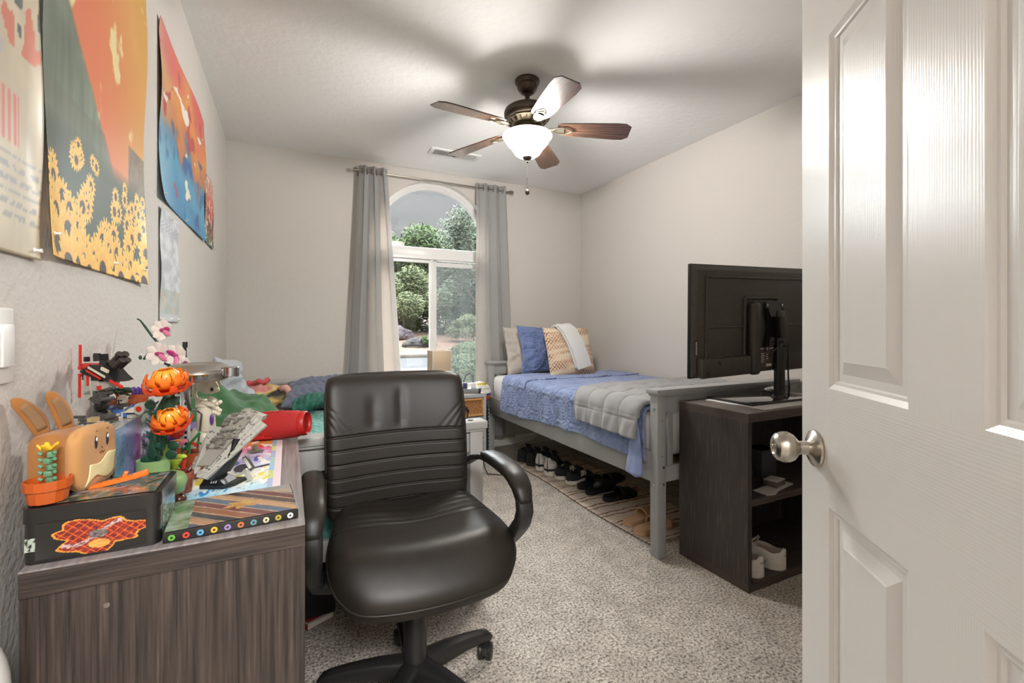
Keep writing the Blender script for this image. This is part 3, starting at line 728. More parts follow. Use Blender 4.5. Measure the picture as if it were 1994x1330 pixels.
# ------------------------------------------------------------------ blue quilt
M_quilt = mat('blue_quilt', '#8796bd', .72, n=(14, '#7585ae', .35, .65), sheen=.25, bump=(120, .2, .002))
def qpat(a, s, tol=.05):
    """raised stitching: overlapping ovals, small squares, scallops. a along the bed, s distance from the edge fold"""
    h = 0; c = .17
    k = (a/c) % 1; q = (s/.16) % 1
    for ox in (-.5, .5, 1.5):
        d = hypot((k-ox)*1.0, (q-.5)*1.15); 
        for r0 in (.60, .80): h = max(h, 1-abs(d-r0)/tol)
        if .64 < d < .76: h = max(h, .7*(sin(34*math.atan2(q-.5, k-ox)) > 0))
    if hypot(k-.5, (q-.5)*1.1) < .40 and h <= 0: h = max(h, .55*max(abs(sin(pi*a/.020)), abs(sin(pi*s/.020)))-.2)
    return max(0, h)
QX0, QX1, QTOP = 1.552, 2.612, .700
def quilt_f(y0, y1, drop, r=.045, xr=QX1, lift=0., pat=.0085, xe=QX0, wr=.006, tz=QTOP, hemw=.012, sd=0):
    flat = xr-xe-r; arc = r*pi/2
    def f(u, v):
        y = y0+(y1-y0)*v; D = drop(y) if callable(drop) else drop
        tot = flat+arc+D; s = u*tot
        if s < flat: p = Vector((xr-s, y, tz)); n = Vector((0, 0, 1))
        elif s < flat+arc: t_ = (s-flat)/r; p = Vector((xe+r-r*sin(t_), y, tz-r+r*cos(t_))); n = Vector((-sin(t_), 0, cos(t_)))
        else:
            q = s-flat-arc; p = Vector((xe, y, tz-r-q)); n = Vector((-1, 0, 0)); p += n*(hemw*sin(17*y+2*sin(5*y)+sd)*min(1, q/.18))
        h = pat*qpat(y, s-flat-arc+.64)*(1 if s > flat-.25 else .5) if pat else 0
        h += wr*fb(p.x*5+sd, y*4, p.z*5)+.0025*fb(p.x*22, y*22, p.z*22)
        return p+n*(h+lift)
    return f
q1 = G().grid(quilt_f(1.705, 3.24, lambda y: .225+.035*sin(2.1*y)), 230, 400)
tag(obj('quilt', q1, M_quilt, smooth=180, solid=.006), 'blue stitched quilt draped over the right bed', 'quilt')
q2 = G().grid(quilt_f(2.93, 3.31, lambda y: .222, lift=.010, xe=QX0-.003, sd=3), 230, 110)
tag(obj('quilt_fold', q2, M_quilt, smooth=180, solid=.008), 'folded-back upper end of the blue quilt, next to the pillows', 'quilt')
# hanging quilt corner by the foot post: a cone of gathered cloth, rounded at its tip
g = G()
def crn(u, v):
    th = 2*pi*u; r = (.004+.040*v**.7)*(1-.85*sm(.93, 1.0, v))*(1+.16*sin(3*th+2*v))
    return (1.528+r*.75*cos(th)-.010*v, 1.735+r*1.25*sin(th)-.010*v, .64-.27*v)
tag(obj('quilt_corner', g.grid(crn, 36, 30, cu=True), M_quilt, smooth=180), 'bunched corner of the blue quilt hanging beside the foot post', 'quilt')
# grey weighted blanket at the foot
M_gb = mat('grey_blanket', '#8f8f90', .85, sheen=.3, bump=(60, .25, .003))
def gbl():
    y0, y1, r, xe, tz, xr = 1.712, 2.385, .06, 1.528, .718, 2.60; flat = xr-xe-r; arc = r*pi/2
    def f(u, v):
        yy = y0+(y1-y0)*v; D = .100-.01*v; tot = flat+arc+D; s = u*tot
        y = yy-.16*(v)*sm(flat-.3, tot, s)+.10*sm(.0, flat*.8, flat-s)*v*0
        if s < flat: p = Vector((xr-s, y, tz)); n = Vector((0, 0, 1))
        elif s < flat+arc: t_ = (s-flat)/r; p = Vector((xe+r-r*sin(t_), y, tz-r+r*cos(t_))); n = Vector((-sin(t_), 0, cos(t_)))
        else: p = Vector((xe-.008, y, tz-r-(s-flat-arc))); n = Vector((-1, 0, 0))
        cx_, cy_ = (s-flat-arc-.01)/.165, (yy-y0)/.165
        bul = (abs(sin(pi*cx_))*abs(sin(pi*cy_)))**.22
        return p+n*(.024*bul+.008*fb(p.x*7, y*7, p.z*7)+.004*sin(60*yy+3*sin(8*s))*sm(flat, tot, s)+.004)
    return f
tag(obj('weighted_blanket', G().grid(gbl(), 190, 110), M_gb, smooth=180, solid=.012), 'grey weighted blanket with stitched squares folded over the foot of the blue bed', 'blanket')
# ------------------------------------------------------------------ pillows on the right bed
def pillow(name, label, w, h, t, loc, rot, m, p=2.2, pinch=.06, det=None, parts=None, seed=0, wrk=.012, nu=36):
    root = thing(name, label, 'pillow', loc, rot=rot)
    def wp(v): return (v.x, v.y, v.z+wrk*fb(v.x*7+seed, v.y*7, 0)*(1 if abs(v.z) > .001 else .2))
    obj('cover', G().pad(w, h, t, p=p, pinch=pinch, warp=wp, nu=nu, nv=nu, detail=det), m, root, smooth=180)
    return root
M_taupe = mat('taupe_sham', '#bdb4a9', .8, sheen=.2, bump=(30, .3, .006))
# rot: upright pillows face -y with the top leaning back
def R3(lean, yaw, roll=0): return (Matrix.Rotation(rad(yaw), 3, 'Z') @ Matrix.Rotation(rad(90-lean), 3, 'X') @ Matrix.Rotation(rad(roll), 3, 'Z')).to_euler()
pillow('sham_pillow', 'taupe and white sham pillow standing at the headboard, farthest back', .58, .42, .15, (1.95, 3.545, .90), R3(8, 4, 1), M_taupe, wrk=.05, seed=3, pinch=.09)
M_bpil = mat('blue_pillow', '#6c7ca6', .75, n=(14, '#5b6c98', .35, .65), sheen=.25, bump=(90, .25, .002))
def bpd(x, y):
    return .014*qpat(x+.3, y+.5)
pillow('blue_pillow', 'quilted blue pillow behind the chevron cushion', .60, .42, .15, (2.03, 3.42, .912), R3(12, 4, 0), M_bpil, det=bpd, nu=90, seed=5, wrk=.035, pinch=.10)
# chevron cushion
M_chev = bpy.data.materials.new('chevron_knit'); M_chev.use_nodes = True; t = M_chev.node_tree; b = t.nodes['Principled BSDF']; L = t.links.new
b.inputs['Roughness'].default_value = .9
va = t.nodes.new('ShaderNodeVertexColor'); va.layer_name = 'art'; L(va.outputs[0], b.inputs['Base Color'])
tc_ = t.nodes.new('ShaderNodeTexCoord'); vo = t.nodes.new('ShaderNodeTexVoronoi'); vo.inputs['Scale'].default_value = 110; L(tc_.outputs['Object'], vo.inputs['Vector'])
bp = t.nodes.new('ShaderNodeBump'); bp.inputs['Strength'].default_value = .8; bp.inputs['Distance'].default_value = .004; L(vo.outputs['Distance'], bp.inputs['Height']); L(bp.outputs[0], b.inputs['Normal'])
chev = thing('chevron_cushion', 'square cream cushion with rust zigzag knit on the blue bed', 'cushion', (2.115, 3.215, .893), rot=R3(17, 2, 0))
cw = .455; Nn = 110
def chp(u, v, sd):
    a, c = 2*u-1, 2*v-1; T = .062*((1-a**4)*(1-c**4))**.5 if abs(a) < 1 and abs(c) < 1 else 0
    return Vector((a*cw/2*(1-.05*(1-c*c)), c*cw/2*(1-.05*(1-a*a))*.94, sd*T))
def chc(u, v):
    zz = abs(((u*17) % 1)-.5)*2; ph = v*13+zz*1.0; k = ph % 1; band = fb(u*1.6, v*9, 2)
    c = hx('#dccdb2')
    if k < .50: c = mixc([(0, '#dccdb2'), (.35, '#c9a386'), (.6, '#a9694c'), (1, '#7f4733')], .45+1.2*band+.25*fb(u*30, v*30))
    return c
g = G(); g.grid(lambda u, v: chp(u, v, 1), Nn, Nn, col=chc); g.grid(lambda u, v: chp(u, v, -1), 30, 30, col=lambda u, v: hx('#d8c8ae'))
obj('cover', g, M_chev, chev, smooth=180)
M_throw = mat('white_throw', '#d6d5d3', .85, sheen=.4, bump=(60, .25, .003))
thr = thing('folded_throw', 'folded white throw hanging over the top of the chevron cushion', 'throw blanket', (2.125, 3.215, .893), rot=R3(17, 2, 0))
def throw(dx, off, y_end, wt, dz=0):
    pth = [(dx+.0, .10, -.085-dz), (dx-.005, .18, -.045-dz), (dx-.01, .222, -.010), (dx-.005, .222, .030), (dx+.02, .17, .062+dz), (dx+.055, .05, .082+dz), (dx+.085, -.07, .078+dz), (dx+.105, y_end, .066+dz)]
    # densify
    P = []
    for a, c in zip(pth, pth[1:]):
        for j in range(4): P.append(lerp(a, c, j/4))
    P.append(pth[-1]); return [(x, y, z+off) for x, y, z in P]
obj('lower_fold', G().sweep(throw(-.070, .0, -.135, .06), .062, .008, seg=16, ex=.5), M_throw, thr, smooth=60)
obj('upper_fold', G().sweep(throw(-.050, .018, -.155, .06), .072, .012, seg=16, ex=.5), M_throw, thr, smooth=60)
# ------------------------------------------------------------------ left bed textiles
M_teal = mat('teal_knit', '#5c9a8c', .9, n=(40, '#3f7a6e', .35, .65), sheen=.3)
def cable(x, y):
    a = x/.045; b_ = y/.03
    return .010*abs(sin(pi*a+1.2*sin(pi*b_)))*abs(cos(pi*b_*.5+pi*a*.5))
def teal(u, v):
    s = u*1.36; y = 1.765+1.30*v+.05*sin(4*u)
    if s < .97: x = -.30+s; z = .565
    elif s < 1.05: q = (s-.97)/.08; x = .67+.035*sin(q*pi/2); z = .565-.035*(1-cos(q*pi/2))
    else: x = .705; z = .53-(s-1.05)
    h = cable(s, y)+.012*fb(s*5, y*5); return (x+(h if s > 1.0 else 0), y, z+(h if s <= 1.0 else 0)+(.03*sm(.8, 1, v)*fb(s*6, 3)))
tag(obj('teal_blanket', G().grid(teal, 190, 170), M_teal, smooth=180, solid=.01), 'chunky teal cable knit blanket spread on the left bed', 'blanket')
# part that drops between mattress and footboard, seen through the slats
def teal2(u, v):
    x = -.30+.93*u; z = .56-.30*v; return (x, 1.758-.012*sin(pi*v)-cable(x, z)*.9+.0, z)
tag(obj('teal_blanket_end', G().grid(teal2, 130, 50), M_teal, smooth=180, solid=.005), 'end of the teal blanket hanging behind the left footboard slats', 'blanket')
# bunched teal roll in front of the knit pillow
def roll(u, v):
    a = 2*pi*v; x = .02+.48*u; r = .045+.012*sin(11*u)
    return (x, 2.96+.10*u+r*1.5*cos(a), .62+.05*sin(pi*u)+r*sin(a)+.006*sin(90*u+3*a))
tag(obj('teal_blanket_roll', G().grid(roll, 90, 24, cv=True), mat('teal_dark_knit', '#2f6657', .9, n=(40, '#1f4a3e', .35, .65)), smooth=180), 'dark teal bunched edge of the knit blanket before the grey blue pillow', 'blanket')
M_gk = mat('greyblue_knit', '#6d7386', .85, n=(40, '#5b6173', .3, .7), sheen=.2)
def kd(x, y): return .009*abs(sin(pi*x/.05+1.3*sin(pi*y/.07)))+.005*abs(sin(pi*(x+y)/.02))
pillow('knit_pillow', 'grey blue cable knit pillow lying on the left bed', .56, .40, .18, (.25, 3.36, .650), (rad(14), 0, rad(-6)), M_gk, det=kd, nu=80, pinch=.08, wrk=.02)
M_grp = mat('grey_pillowcase', '#b9bcc2', .8, sheen=.2, bump=(16, .5, .012))
pillow('grey_pillow', 'light grey pillow standing upright in the left corner', .44, .36, .12, (-.300, 3.10, .745), R3(10, 84, -6), M_grp, wrk=.05, seed=8, pinch=.06)
M_green = mat('green_blanket', '#2f5a2d', .85, n=(5, '#264d27', .3, .7), sheen=.08)
def green(u, v):
    x = -.375+.40*u; y = 2.02+.92*v
    e = sm(0, .12, u)*1
    z = .585+.235*sin(pi*min(1, .25+.75*v))*(1-u)**.7*(1 if u < 1 else 0)+.05*sin(pi*v)
    z += (.042*(1-abs(sin(5*u+4*v+1.5*sin(3*v))))+.024*(1-abs(sin(9*u-6*v)))-.03)*sin(pi*v)+.016*fb(x*9, y*9)
    z = max(z, .585); 
    if u > .9 or v < .06: z = max(.580, z-.02)
    return (x+.03*sin(6*v), y, z)
tag(obj('green_blanket', G().grid(green, 90, 90), M_green, smooth=180, solid=.012), 'rumpled green fleece blanket heaped on the left bed', 'blanket')
# plush toys / patterned fabric by the headboard
def artp(u, v):
    k = fb(u*3, v*3, 60)
    return mixc([(0, '#3a3634'), (.25, '#c9ab62'), (.45, '#d8b65c'), (.6, '#c8b8a0'), (.75, '#d0746c'), (1, '#c9837c')], .5+1.3*k)
g = G(); M_plf = mat('patterned_fleece', '#ffffff', .9, attr=1, sheen=.3)
def plf(u, v):
    a = 2*pi*u; b_ = pi*v-pi/2; k = 1+.22*fb(3*cos(a), 3*sin(a), 4*v)
    return (.14*k*cos(b_)*cos(a), .12*k*cos(b_)*sin(a), .085*k*sin(b_))
t_ = thing('patterned_fleece', 'crumpled yellow and red patterned fleece by the left headboard', 'blanket', (-.15, 3.43, .64))
obj('bundle', g.grid(plf, 60, 36, col=artp), M_plf, t_, smooth=180)
obj('red_edge', G().tube([(-.10+.26*k/14, -.02+.02*sin(k), .085+.022*sin(pi*k/14)+.008*sin(2*k)) for k in range(8)], .016, 10), mat('red_fleece', '#c95a58', .9), t_, smooth=180)
obj('pink_edge', G().tube([(.10, -.06, .055), (.135, -.07, .06), (.155, -.075, .035), (.16, -.08, -.01), (.155, -.08, -.05)], .022, 10), mat('pink_fleece', '#d3a095', .9), t_, smooth=180)
# ------------------------------------------------------------------ nightstand
M_ns = mat('nightstand_grey', '#a5a7a8', .4); M_wick = wood('wicker', '#8a5a34', '#c59058', (1, 1, 1), .7, 90, .3, .7, .9); M_wf = wood('wicker_frame', '#b57f45', '#cf9d63', (2, 8, 8), .6, 10, .3, .7, .2)
NX0, NX1, NY0, NY1, NZ = .955, 1.387, 3.28, 3.66, .582
ns = thing('nightstand', 'grey framed nightstand with wicker drawers between the beds', 'nightstand', (NX0, NY0, 0))
w_, d_ = NX1-NX0, NY1-NY0
g = G(); g.box((w_/2, d_/2, NZ-.012), (w_, d_, .024), bev=.003); obj('top', g, mat('travertine_tile', '#cdbfae', .5, n=(8, '#b9a48c', .35, .65)), ns)
obj('top_frame', G().box((w_/2, .006, NZ-.013), (w_+.004, .018, .028), bev=.002).box((w_-.006, d_/2, NZ-.013), (.018, d_+.004, .028), bev=.002).box((.006, d_/2, NZ-.013), (.018, d_+.004, .028), bev=.002), M_ns, ns)
for xx in (.011, w_-.011):
    for yy in (.011, d_-.011): obj('leg', G().box((xx, yy, NZ/2-.012), (.022, .022, NZ-.024), bev=.002), M_ns, ns)
for z in (.395, .225): obj('crossbar', G().box((w_/2, .011, z), (w_-.04, .02, .022)).box((w_-.011, d_/2, z), (.02, d_-.04, .022)), M_ns, ns)
for z0 in (.415, .245):
    dr = obj('drawer', G().box((w_/2, .10, z0+.065), (w_-.05, .19, .125)), M_wick, ns)
    g = G(); 
    for a, c in (((w_/2, -.002, z0+.007), (w_-.048, .016, .014)), ((w_/2, -.002, z0+.128), (w_-.048, .016, .014)), ((.032, -.002, z0+.068), (.014, .016, .13)), ((w_-.032, -.002, z0+.068), (.014, .016, .13))): g.box(a, c, bev=.003)
    obj('drawer_rim', g, M_wf, dr)
    g = G(); n = 34
    for k in range(n):
        for j in range(7):
            x = .05+(w_-.10)*k/(n-1); z = z0+.022+.0148*j+(.003 if k % 2 else -.003)
            g.box((x, .003+(.002 if (j+k) % 2 else -.002), z), (.010, .006, .0075))
    obj('weave', g, M_wick, dr, smooth=0)
# lamp
lp = thing('table_lamp', 'small table lamp with square beige fabric shade on the nightstand', 'lamp', (1.065, 3.47, NZ))
M_shade = bpy.data.materials.new('lamp_shade_fabric'); M_shade.use_nodes = True; t = M_shade.node_tree; b = t.nodes['Principled BSDF']
b.inputs['Base Color'].default_value = sR('#c9bba8')+(1,); b.inputs['Roughness'].default_value = .9
tr = t.nodes.new('ShaderNodeBsdfTranslucent'); tr.inputs[0].default_value = sR('#d8c4ac')+(1,); mxs = t.nodes.new('ShaderNodeMixShader'); mxs.inputs[0].default_value = .45
t.links.new(b.outputs[0], mxs.inputs[1]); t.links.new(tr.outputs[0], mxs.inputs[2]); t.links.new(mxs.outputs[0], t.nodes['Material Output'].inputs[0])
g = G(); sh = .074
for k in range(4):
    T_ = Matrix.Rotation(pi/2*k, 4, 'Z'); g.b2(-sh, sh, -sh, -sh+.0015, .165, .335, M=T_)
obj('lamp_shade', g, M_shade, lp, smooth=0)
g = G()
for z in (.165, .335):
    for k in range(4): g.b2(-sh, sh, -sh-.001, -sh+.002, z-.0025, z+.0025, M=Matrix.Rotation(pi/2*k, 4, 'Z'))
for sx_ in (-1, 1):
    for sy_ in (-1, 1): g.box((sx_*sh, sy_*sh, .25), (.003, .003, .17))
obj('shade_trim', g, mat('shade_edge', '#e9e2d6', .7), lp, smooth=0)
obj('stem', G().lathe([(.045, 0), (.045, .012), (.012, .02), (.010, .14), (.014, .15), (.014, .20)], seg=24), mat('lamp_wood', '#9a7a5a', .5), lp)
# power strip and plugs
ps = thing('power_strip', 'black and grey power strip with plugs on the nightstand', 'power strip', (1.255, 3.37, NZ+.002), rad(-28))
obj('strip_body', G().box((0, 0, .018), (.22, .055, .036), bev=.004), mat('strip_grey', '#77787a', .4), ps)
obj('strip_end', G().box((.105, 0, .018), (.016, .057, .038), bev=.003), mat('strip_black', '#26262a', .4), ps)
for x, c, nm in ((-.01, '#39395a', 'dark blue plug'), (.055, '#dedede', 'white plug')):
    p_ = obj('plug', G().box((x, 0, .058), (.034, .03, .045), bev=.004), mat('plug'+c, c, .4), ps); p_['label'] = nm
obj('plug_cord', G().tube([(.055, 0, .08), (.05, .005, .13), (.02, .01, .155), (-.01, .02, .13), (-.03, .02, .07), (-.06, .03, .02)], .0032, 6), mat('cord_black', '#1d1b1b', .5), ps, smooth=180)
t_ = tag(obj('charger_cable', G().tube([(1.17, 3.262, .60), (1.18, 3.258, .55), (1.20, 3.255, .50), (1.225, 3.252, .46), (1.22, 3.252, .42), (1.20, 3.255, .40), (1.16, 3.255, .395)], .005, 6).box((1.214, 3.25, .475), (.02, .012, .045), R=RY(-35), bev=.003), mat('cord_black', '#1d1b1b', .5), smooth=180), 'black charger cable dangling over the front of the wicker drawer', 'cable')
# black ribbed stand carrying the ball
tw = thing('ribbed_stand', 'narrow black ribbed stand between nightstand and blue bed', 'stand', (1.462, 3.60, 0))
M_blk = mat('black_plastic', '#1b1a1c', .45)
obj('core', G().box((0, 0, .22), (.10, .11, .44)), M_blk, tw)
for k in range(14): obj('rib', G().box((0, 0, .03+.03*k), (.116, .126, .012), bev=.003), M_blk, tw)
obj('cradle', G().lathe([(.05, .44), (.055, .452), (.04, .452), (.035, .44)], seg=24), M_blk, tw)
# volleyball
BR = .096; BC = (1.462, 3.60, .448+BR)
ball = thing('volleyball', 'white, yellow, blue and red beach volleyball beside the nightstand', 'ball', BC)
g = G()
def bsph(u, v): a = 2*pi*u; p = pi*v-pi/2; return (BR*cos(p)*cos(a), BR*cos(p)*sin(a), BR*sin(p))
def bcol(u, v):
    a = (u*360) % 360; z = v
    if z > .86: return hx('#e6e2d4')
    if .76 < z and 200 < a < 340: return hx('#e8c53a')
    if z > .50: return hx('#dedbd0')
    if z > .36 and not (282 < a < 322 and z < .44): return hx('#33357e')
    if 262 < a < 300: return hx('#c9362e')
    return hx('#d9662f') if 300 <= a < 330 else hx('#33357e')
g.grid(bsph, 72, 48, cu=True, col=bcol); obj('ball_skin', g, mat('ball_skin', '#ffffff', .4, attr=1), ball, smooth=180)
def onball(az, el, rot):
    c_, s_ = cos(rad(rot)), sin(rad(rot))
    def M(p):
        x, y = (p.x*c_-p.y*s_)/BR, (p.x*s_+p.y*c_)/BR; e = rad(el)+y; a = rad(az)+x/max(.3, cos(e)); r = BR+.0004+p.z*.2
        return (r*cos(e)*cos(a), r*cos(e)*sin(a), r*sin(e))
    return M
g = G(); text(g, 'MIKASA', .034, onball(262, 56, 180), bold=.0007); obj('brand_lettering', g, mat('ball_ink', '#2b2d55', .5), ball, smooth=0)
g = G(); text(g, 'Beach Classic', .024, onball(268, 26, 180)); obj('script_lettering', g, mat('ball_ink', '#2b2d55', .5), ball, smooth=0)
g = G()
for z in (.0, .35, .64): g.tube([(BR*1.002*sqrt(1-z*z)*cos(2*pi*k/40), BR*1.002*sqrt(1-z*z)*sin(2*pi*k/40), BR*z) for k in range(40)], .0009, 5, closed=True)
obj('seam', g, mat('seam', '#8d8a80', .7), ball)
# ------------------------------------------------------------------ office chair
M_lea = mat('black_leather', '#1f1b17', .42, bump=(220, .10, .001), n=(5, '#27221d', .35, .65))
M_pl = mat('chair_black_plastic', '#222120', .38)
M_lea.node_tree.nodes['Principled BSDF'].inputs['Specular IOR Level'].default_value = .32
oc = thing('office_chair', 'black padded leather swivel office chair in the middle of the room', 'office chair', (.335, 1.33, 0), rad(-2.5))
def groove(y, ys, w=.006): return -sum(.0075*math.exp(-((y-k)/w)**2) for k in ys)
bh = .475; ZB = .462; ys = [(-bh/2)+.052+.045*k for k in range(6)]
def bwarp(v):
    x, y, z = v.x, v.y, v.z     # z front
    a_, b__ = 2*x/.468, 2*y/bh; x *= 1-.045*b__**16; y *= 1-.045*a_**16; s = (y+bh/2)/bh; wv_ = 1+.03*s if s < .9 else 1.027
    yb = .262+.088*s-.020*sin(pi*s)-.055*(2*x/.47)**2*.45*(1 if z > 0 else .6)
    return (x*wv_, yb-z, ZB+s*(bh-.006)+.004*cos(6*x))
def bdet(x, y):
    d = groove(y-.016*(x/.24)**2*0, ys, .0024)
    top = ys[-1]
    # pleats creeping in from the lower corners of the top panel, and two soft dents
    if y > top:
        q = (y-top)
        for k in range(3):
            d -= .0016*math.exp(-(((abs(x)-.235)+(.10-.03*k)*(1-q/(.11-.02*k)))/.004)**2)*(q < .12)
        d -= .0045*math.exp(-((x-.005-.12*q*.2)/.013)**2)*sm(0, .04, q)*(1-sm(.11, .17, q))+.004*math.exp(-((x+.085)/.018)**2)*sm(0, .04, q)*(1-sm(.08, .15, q))
    return d
obj('backrest', G().pad(.468, bh, .070, p=14, nu=70, nv=260, detail=bdet, warp=bwarp, q=.42), M_lea, oc, smooth=180)
# welt round the back
g = G(); pts = []
for k in range(120):
    a = 2*pi*k/120; c_, s_ = cos(a), sin(a); e_ = .22
    u = math.copysign(abs(c_)**e_, c_)*.468/2; v_ = math.copysign(abs(s_)**e_, s_)*bh/2
    pts.append(bwarp(Vector((u*1.0, v_, .004))))
g.tube(pts, .0045, 8, closed=True); obj('backrest_welt', g, M_lea, oc, smooth=180)
SW, SD, ST = .50, .50, .12
def sdet(x, y):
    d = 0
    for k in range(5): d -= .0035*math.exp(-((y-(.045+.036*k)+.012*(2*x/SW)**2)/.0028)**2)
    d -= .005*math.exp(-((y-.015+.02*(2*x/SW)**2)/.004)**2)
    d -= .012*math.exp(-((x+.0)/.10)**2-((y-.08)/.12)**2)
    return d
def swarp(v):
    x, y, z = v.x, v.y, v.z; s = (y+SD/2)/SD     # 0 front .. 1 back
    # corners drawn in so they are round
    a_, b__ = 2*x/SW, 2*y/SD; x *= 1-.13*b__**8; y *= 1-.13*a_**8; s = (y+SD/2)/SD
    wd = 1.03-.12*sm(.35, 1, s)
    yy = -.225+(y+SD/2)+.030*(1-s)*(2*x/SW)**2*1.2
    drop = -.055*(1-sm(0, .30, s))**2+.012*sm(.5, 1, s)
    return (x*wd+.016, yy, .457+z+drop+.012*(2*x/SW)**2)
obj('seat', G().pad(SW, SD, ST, p=7, nu=80, nv=110, detail=sdet, warp=swarp, q=.5), M_lea, oc, smooth=180)
g = G(); pts = []
for k in range(120):
    q = (k/120*4) % 4; e_ = int(q); f_ = 2*(q-e_)-1
    a_, b__ = ((f_, -1), (1, f_), (-f_, 1), (-1, -f_))[e_]
    pts.append(swarp(Vector((a_*SW/2, b__*SD/2, -.004))))
g.tube(pts, .004, 8, closed=True); obj('seat_welt', g, M_lea, oc, smooth=180)
obj('seat_pan', G().box((0, .02, .378), (.38, .36, .02), bev=.006).box((0, .0, .355), (.16, .22, .04), bev=.01), M_pl, oc)
for s in (-1, 1):
    X_ = s*.278
    path = [(s*.243, .268, .600), (s*.262, .225, .628), (X_, .17, .643), (X_, .10, .650), (X_, .02, .652), (X_, -.06, .650), (X_, -.12, .637), (X_, -.160, .607), (X_, -.168, .572), (X_, -.150, .535), (X_, -.115, .500), (X_, -.075, .465), (X_*.985, -.035, .430), (X_*.95, -.01, .400), (X_*.80, .0, .385)]
    P = []
    for a, c in zip(path, path[1:]):
        for j in range(3): P.append(lerp(a, c, j/3))
    P.append(path[-1])
    n = len(P); tt = [.010+.009*sm(.35, .62, k/n)*(1-.4*sm(.75, 1, k/n)) for k in range(n)]; ww = [.020+.004*sin(pi*k/n) for k in range(n)]
    ar = obj('armrest', G().sweep(P, ww, tt, seg=14, ex=.55), M_pl, oc, smooth=50)
    path = [(X_, .165, .655), (X_, .10, .664), (X_, .02, .667), (X_, -.06, .665), (X_, -.115, .653), (X_, -.152, .630), (X_, -.176, .596)]
    P = []
    for a, c in zip(path, path[1:]):
        for j in range(4): P.append(lerp(a, c, j/4))
    P.append(path[-1]); n = len(P)
    obj('arm_pad', G().sweep(P, [.013+.020*min(1, 3.5*(min(k, n-1-k)+.3)/n)**.5 for k in range(n)], [.005+.013*min(1, 4*(min(k, n-1-k)+.3)/n)**.5 for k in range(n)], seg=16, ex=.8), M_lea, ar, smooth=180)
    obj('arm_bolt', G().cyl((s*.295, -.02, .425), (s*.305, -.02, .425), .008, seg=12), M_screw, ar)
obj('back_bracket', G().sweep([(0, .05, .365), (0, .22, .365), (0, .30, .39), (0, .335, .46), (0, .36, .60)], .045, .012, seg=12), M_pl, oc)
obj('gas_column', G().lathe([(.045, .34), (.045, .30), (.036, .285), (.033, .27), (.033, .265), (.0335, .262), (.034, .12), (.042, .10), (.045, .07), (.03, .05), (.028, .04)], seg=32), M_pl, oc, smooth=30)
base = obj('star_base', G().lathe([(.045, .12), (.05, .10), (.05, .075), (.034, .055)], seg=32), M_pl, oc)
def caster():
    g = G()
    for s in (-1, 1):
        g.lathe([(.006, .003), (.0245, .003), (.0265, .008), (.0265, .019), (.021, .0235), (.008, .025)], M=RY(90*s), seg=28)
    g.sweep([(0, -.026, .0), (0, -.020, .020), (0, 0, .030), (0, .020, .022), (0, .028, .004)], .011, .004, seg=10)
    g.cyl((0, .0, .026), (0, .0, .052), .008)
    return g
for k in range(5):
    a = 14+2.5+72*k
    T_ = RZ(a)
    l0 = [(.03, 0, .098), (.10, 0, .098), (.18, 0, .092), (.235, 0, .083), (.262, 0, .076), (.272, 0, .066)]
    g = G().sweep(l0, [.030, .026, .022, .019, .018, .015], [.030, .026, .020, .017, .015, .012], side=(0, 1, 0), seg=12, ex=.45, M=T_)
    obj('base_leg', g, M_pl, oc, smooth=50)
    cs = obj('caster', caster(), M_pl, oc, smooth=40)
    cs.location = (.258*cos(rad(a)), .258*sin(rad(a)), .0275); cs.rotation_euler = (0, 0, rad([-30, 10, 60, 95, 150][k]))
# ------------------------------------------------------------------ television on its stand, seen from behind
M_tv = mat('tv_black_plastic', '#3a342f', .42, n=(60, '#433d37', .3, .7), bump=(300, .12, .0008)); M_tvd = mat('tv_gloss_black', '#171412', .25)
tv = thing('television', 'black flat television on a pedestal stand turned away from the camera', 'television', (2.063, 1.475, 1.137), rot=(rad(2), rad(-1.6), rad(0)))
# local y towards the bed is the screen side
TW, TH_ = .918, .515
g = G(); g.b2(-TW/2, TW/2, -.006, .010, -TH_/2, TH_/2, bev=.003); obj('screen_frame', g, M_tvd, tv)
obj('screen', G().b2(-TW/2+.01, TW/2-.01, .010, .0115, -TH_/2+.015, TH_/2-.01), mat('tv_screen', '#0b0b0d', .12), tv, smooth=0)
def frus(g, x0, x1, z0, z1, ins, y0, y1, m=0):
    a = [g.bm.verts.new(p) for p in ((x0, y0, z0), (x1, y0, z0), (x1, y0, z1), (x0, y0, z1))]
    b_ = [g.bm.verts.new(p) for p in ((x0+ins, y1, z0+ins), (x1-ins, y1, z0+ins), (x1-ins, y1, z1-ins), (x0+ins, y1, z1-ins))]
    for k in range(4): g.bm.faces.new((a[k], a[(k+1) % 4], b_[(k+1) % 4], b_[k]))
    g.bm.faces.new(b_)
g = G(); frus(g, -TW/2+.004, TW/2-.004, -TH_/2+.004, TH_/2-.004, .022, -.006, -.020)
obj('rear_shell', g, M_tv, tv, smooth=0)
g = G()
def frame(x0, x1, z0, z1, y, w, r=.006):
    for a, c in (((x0, z0), (x1, z0)), ((x1, z0), (x1, z1)), ((x1, z1), (x0, z1)), ((x0, z1), (x0, z0))):
        g.tube([(a[0], y, a[1]), (c[0], y, c[1])], r, 8)
frame(-.375, .375, -.17, .200, -.021, .01); frame(-.37, -.115, -.165, -.03, -.021, .01, .005); frame(.115, .37, -.165, -.03, -.021, .01, .005)
frame(-.12, .12, -.20, .105, -.022, .01, .008)
obj('shell_rib', g, M_tv, tv, smooth=60)
for x0_, x1_ in ((-.435, -.11), (.11, .435)): obj('speaker_housing', G().b2(x0_, x1_, -.058, -.018, -.255, -.165, bev=.012), M_tv, tv, smooth=40)
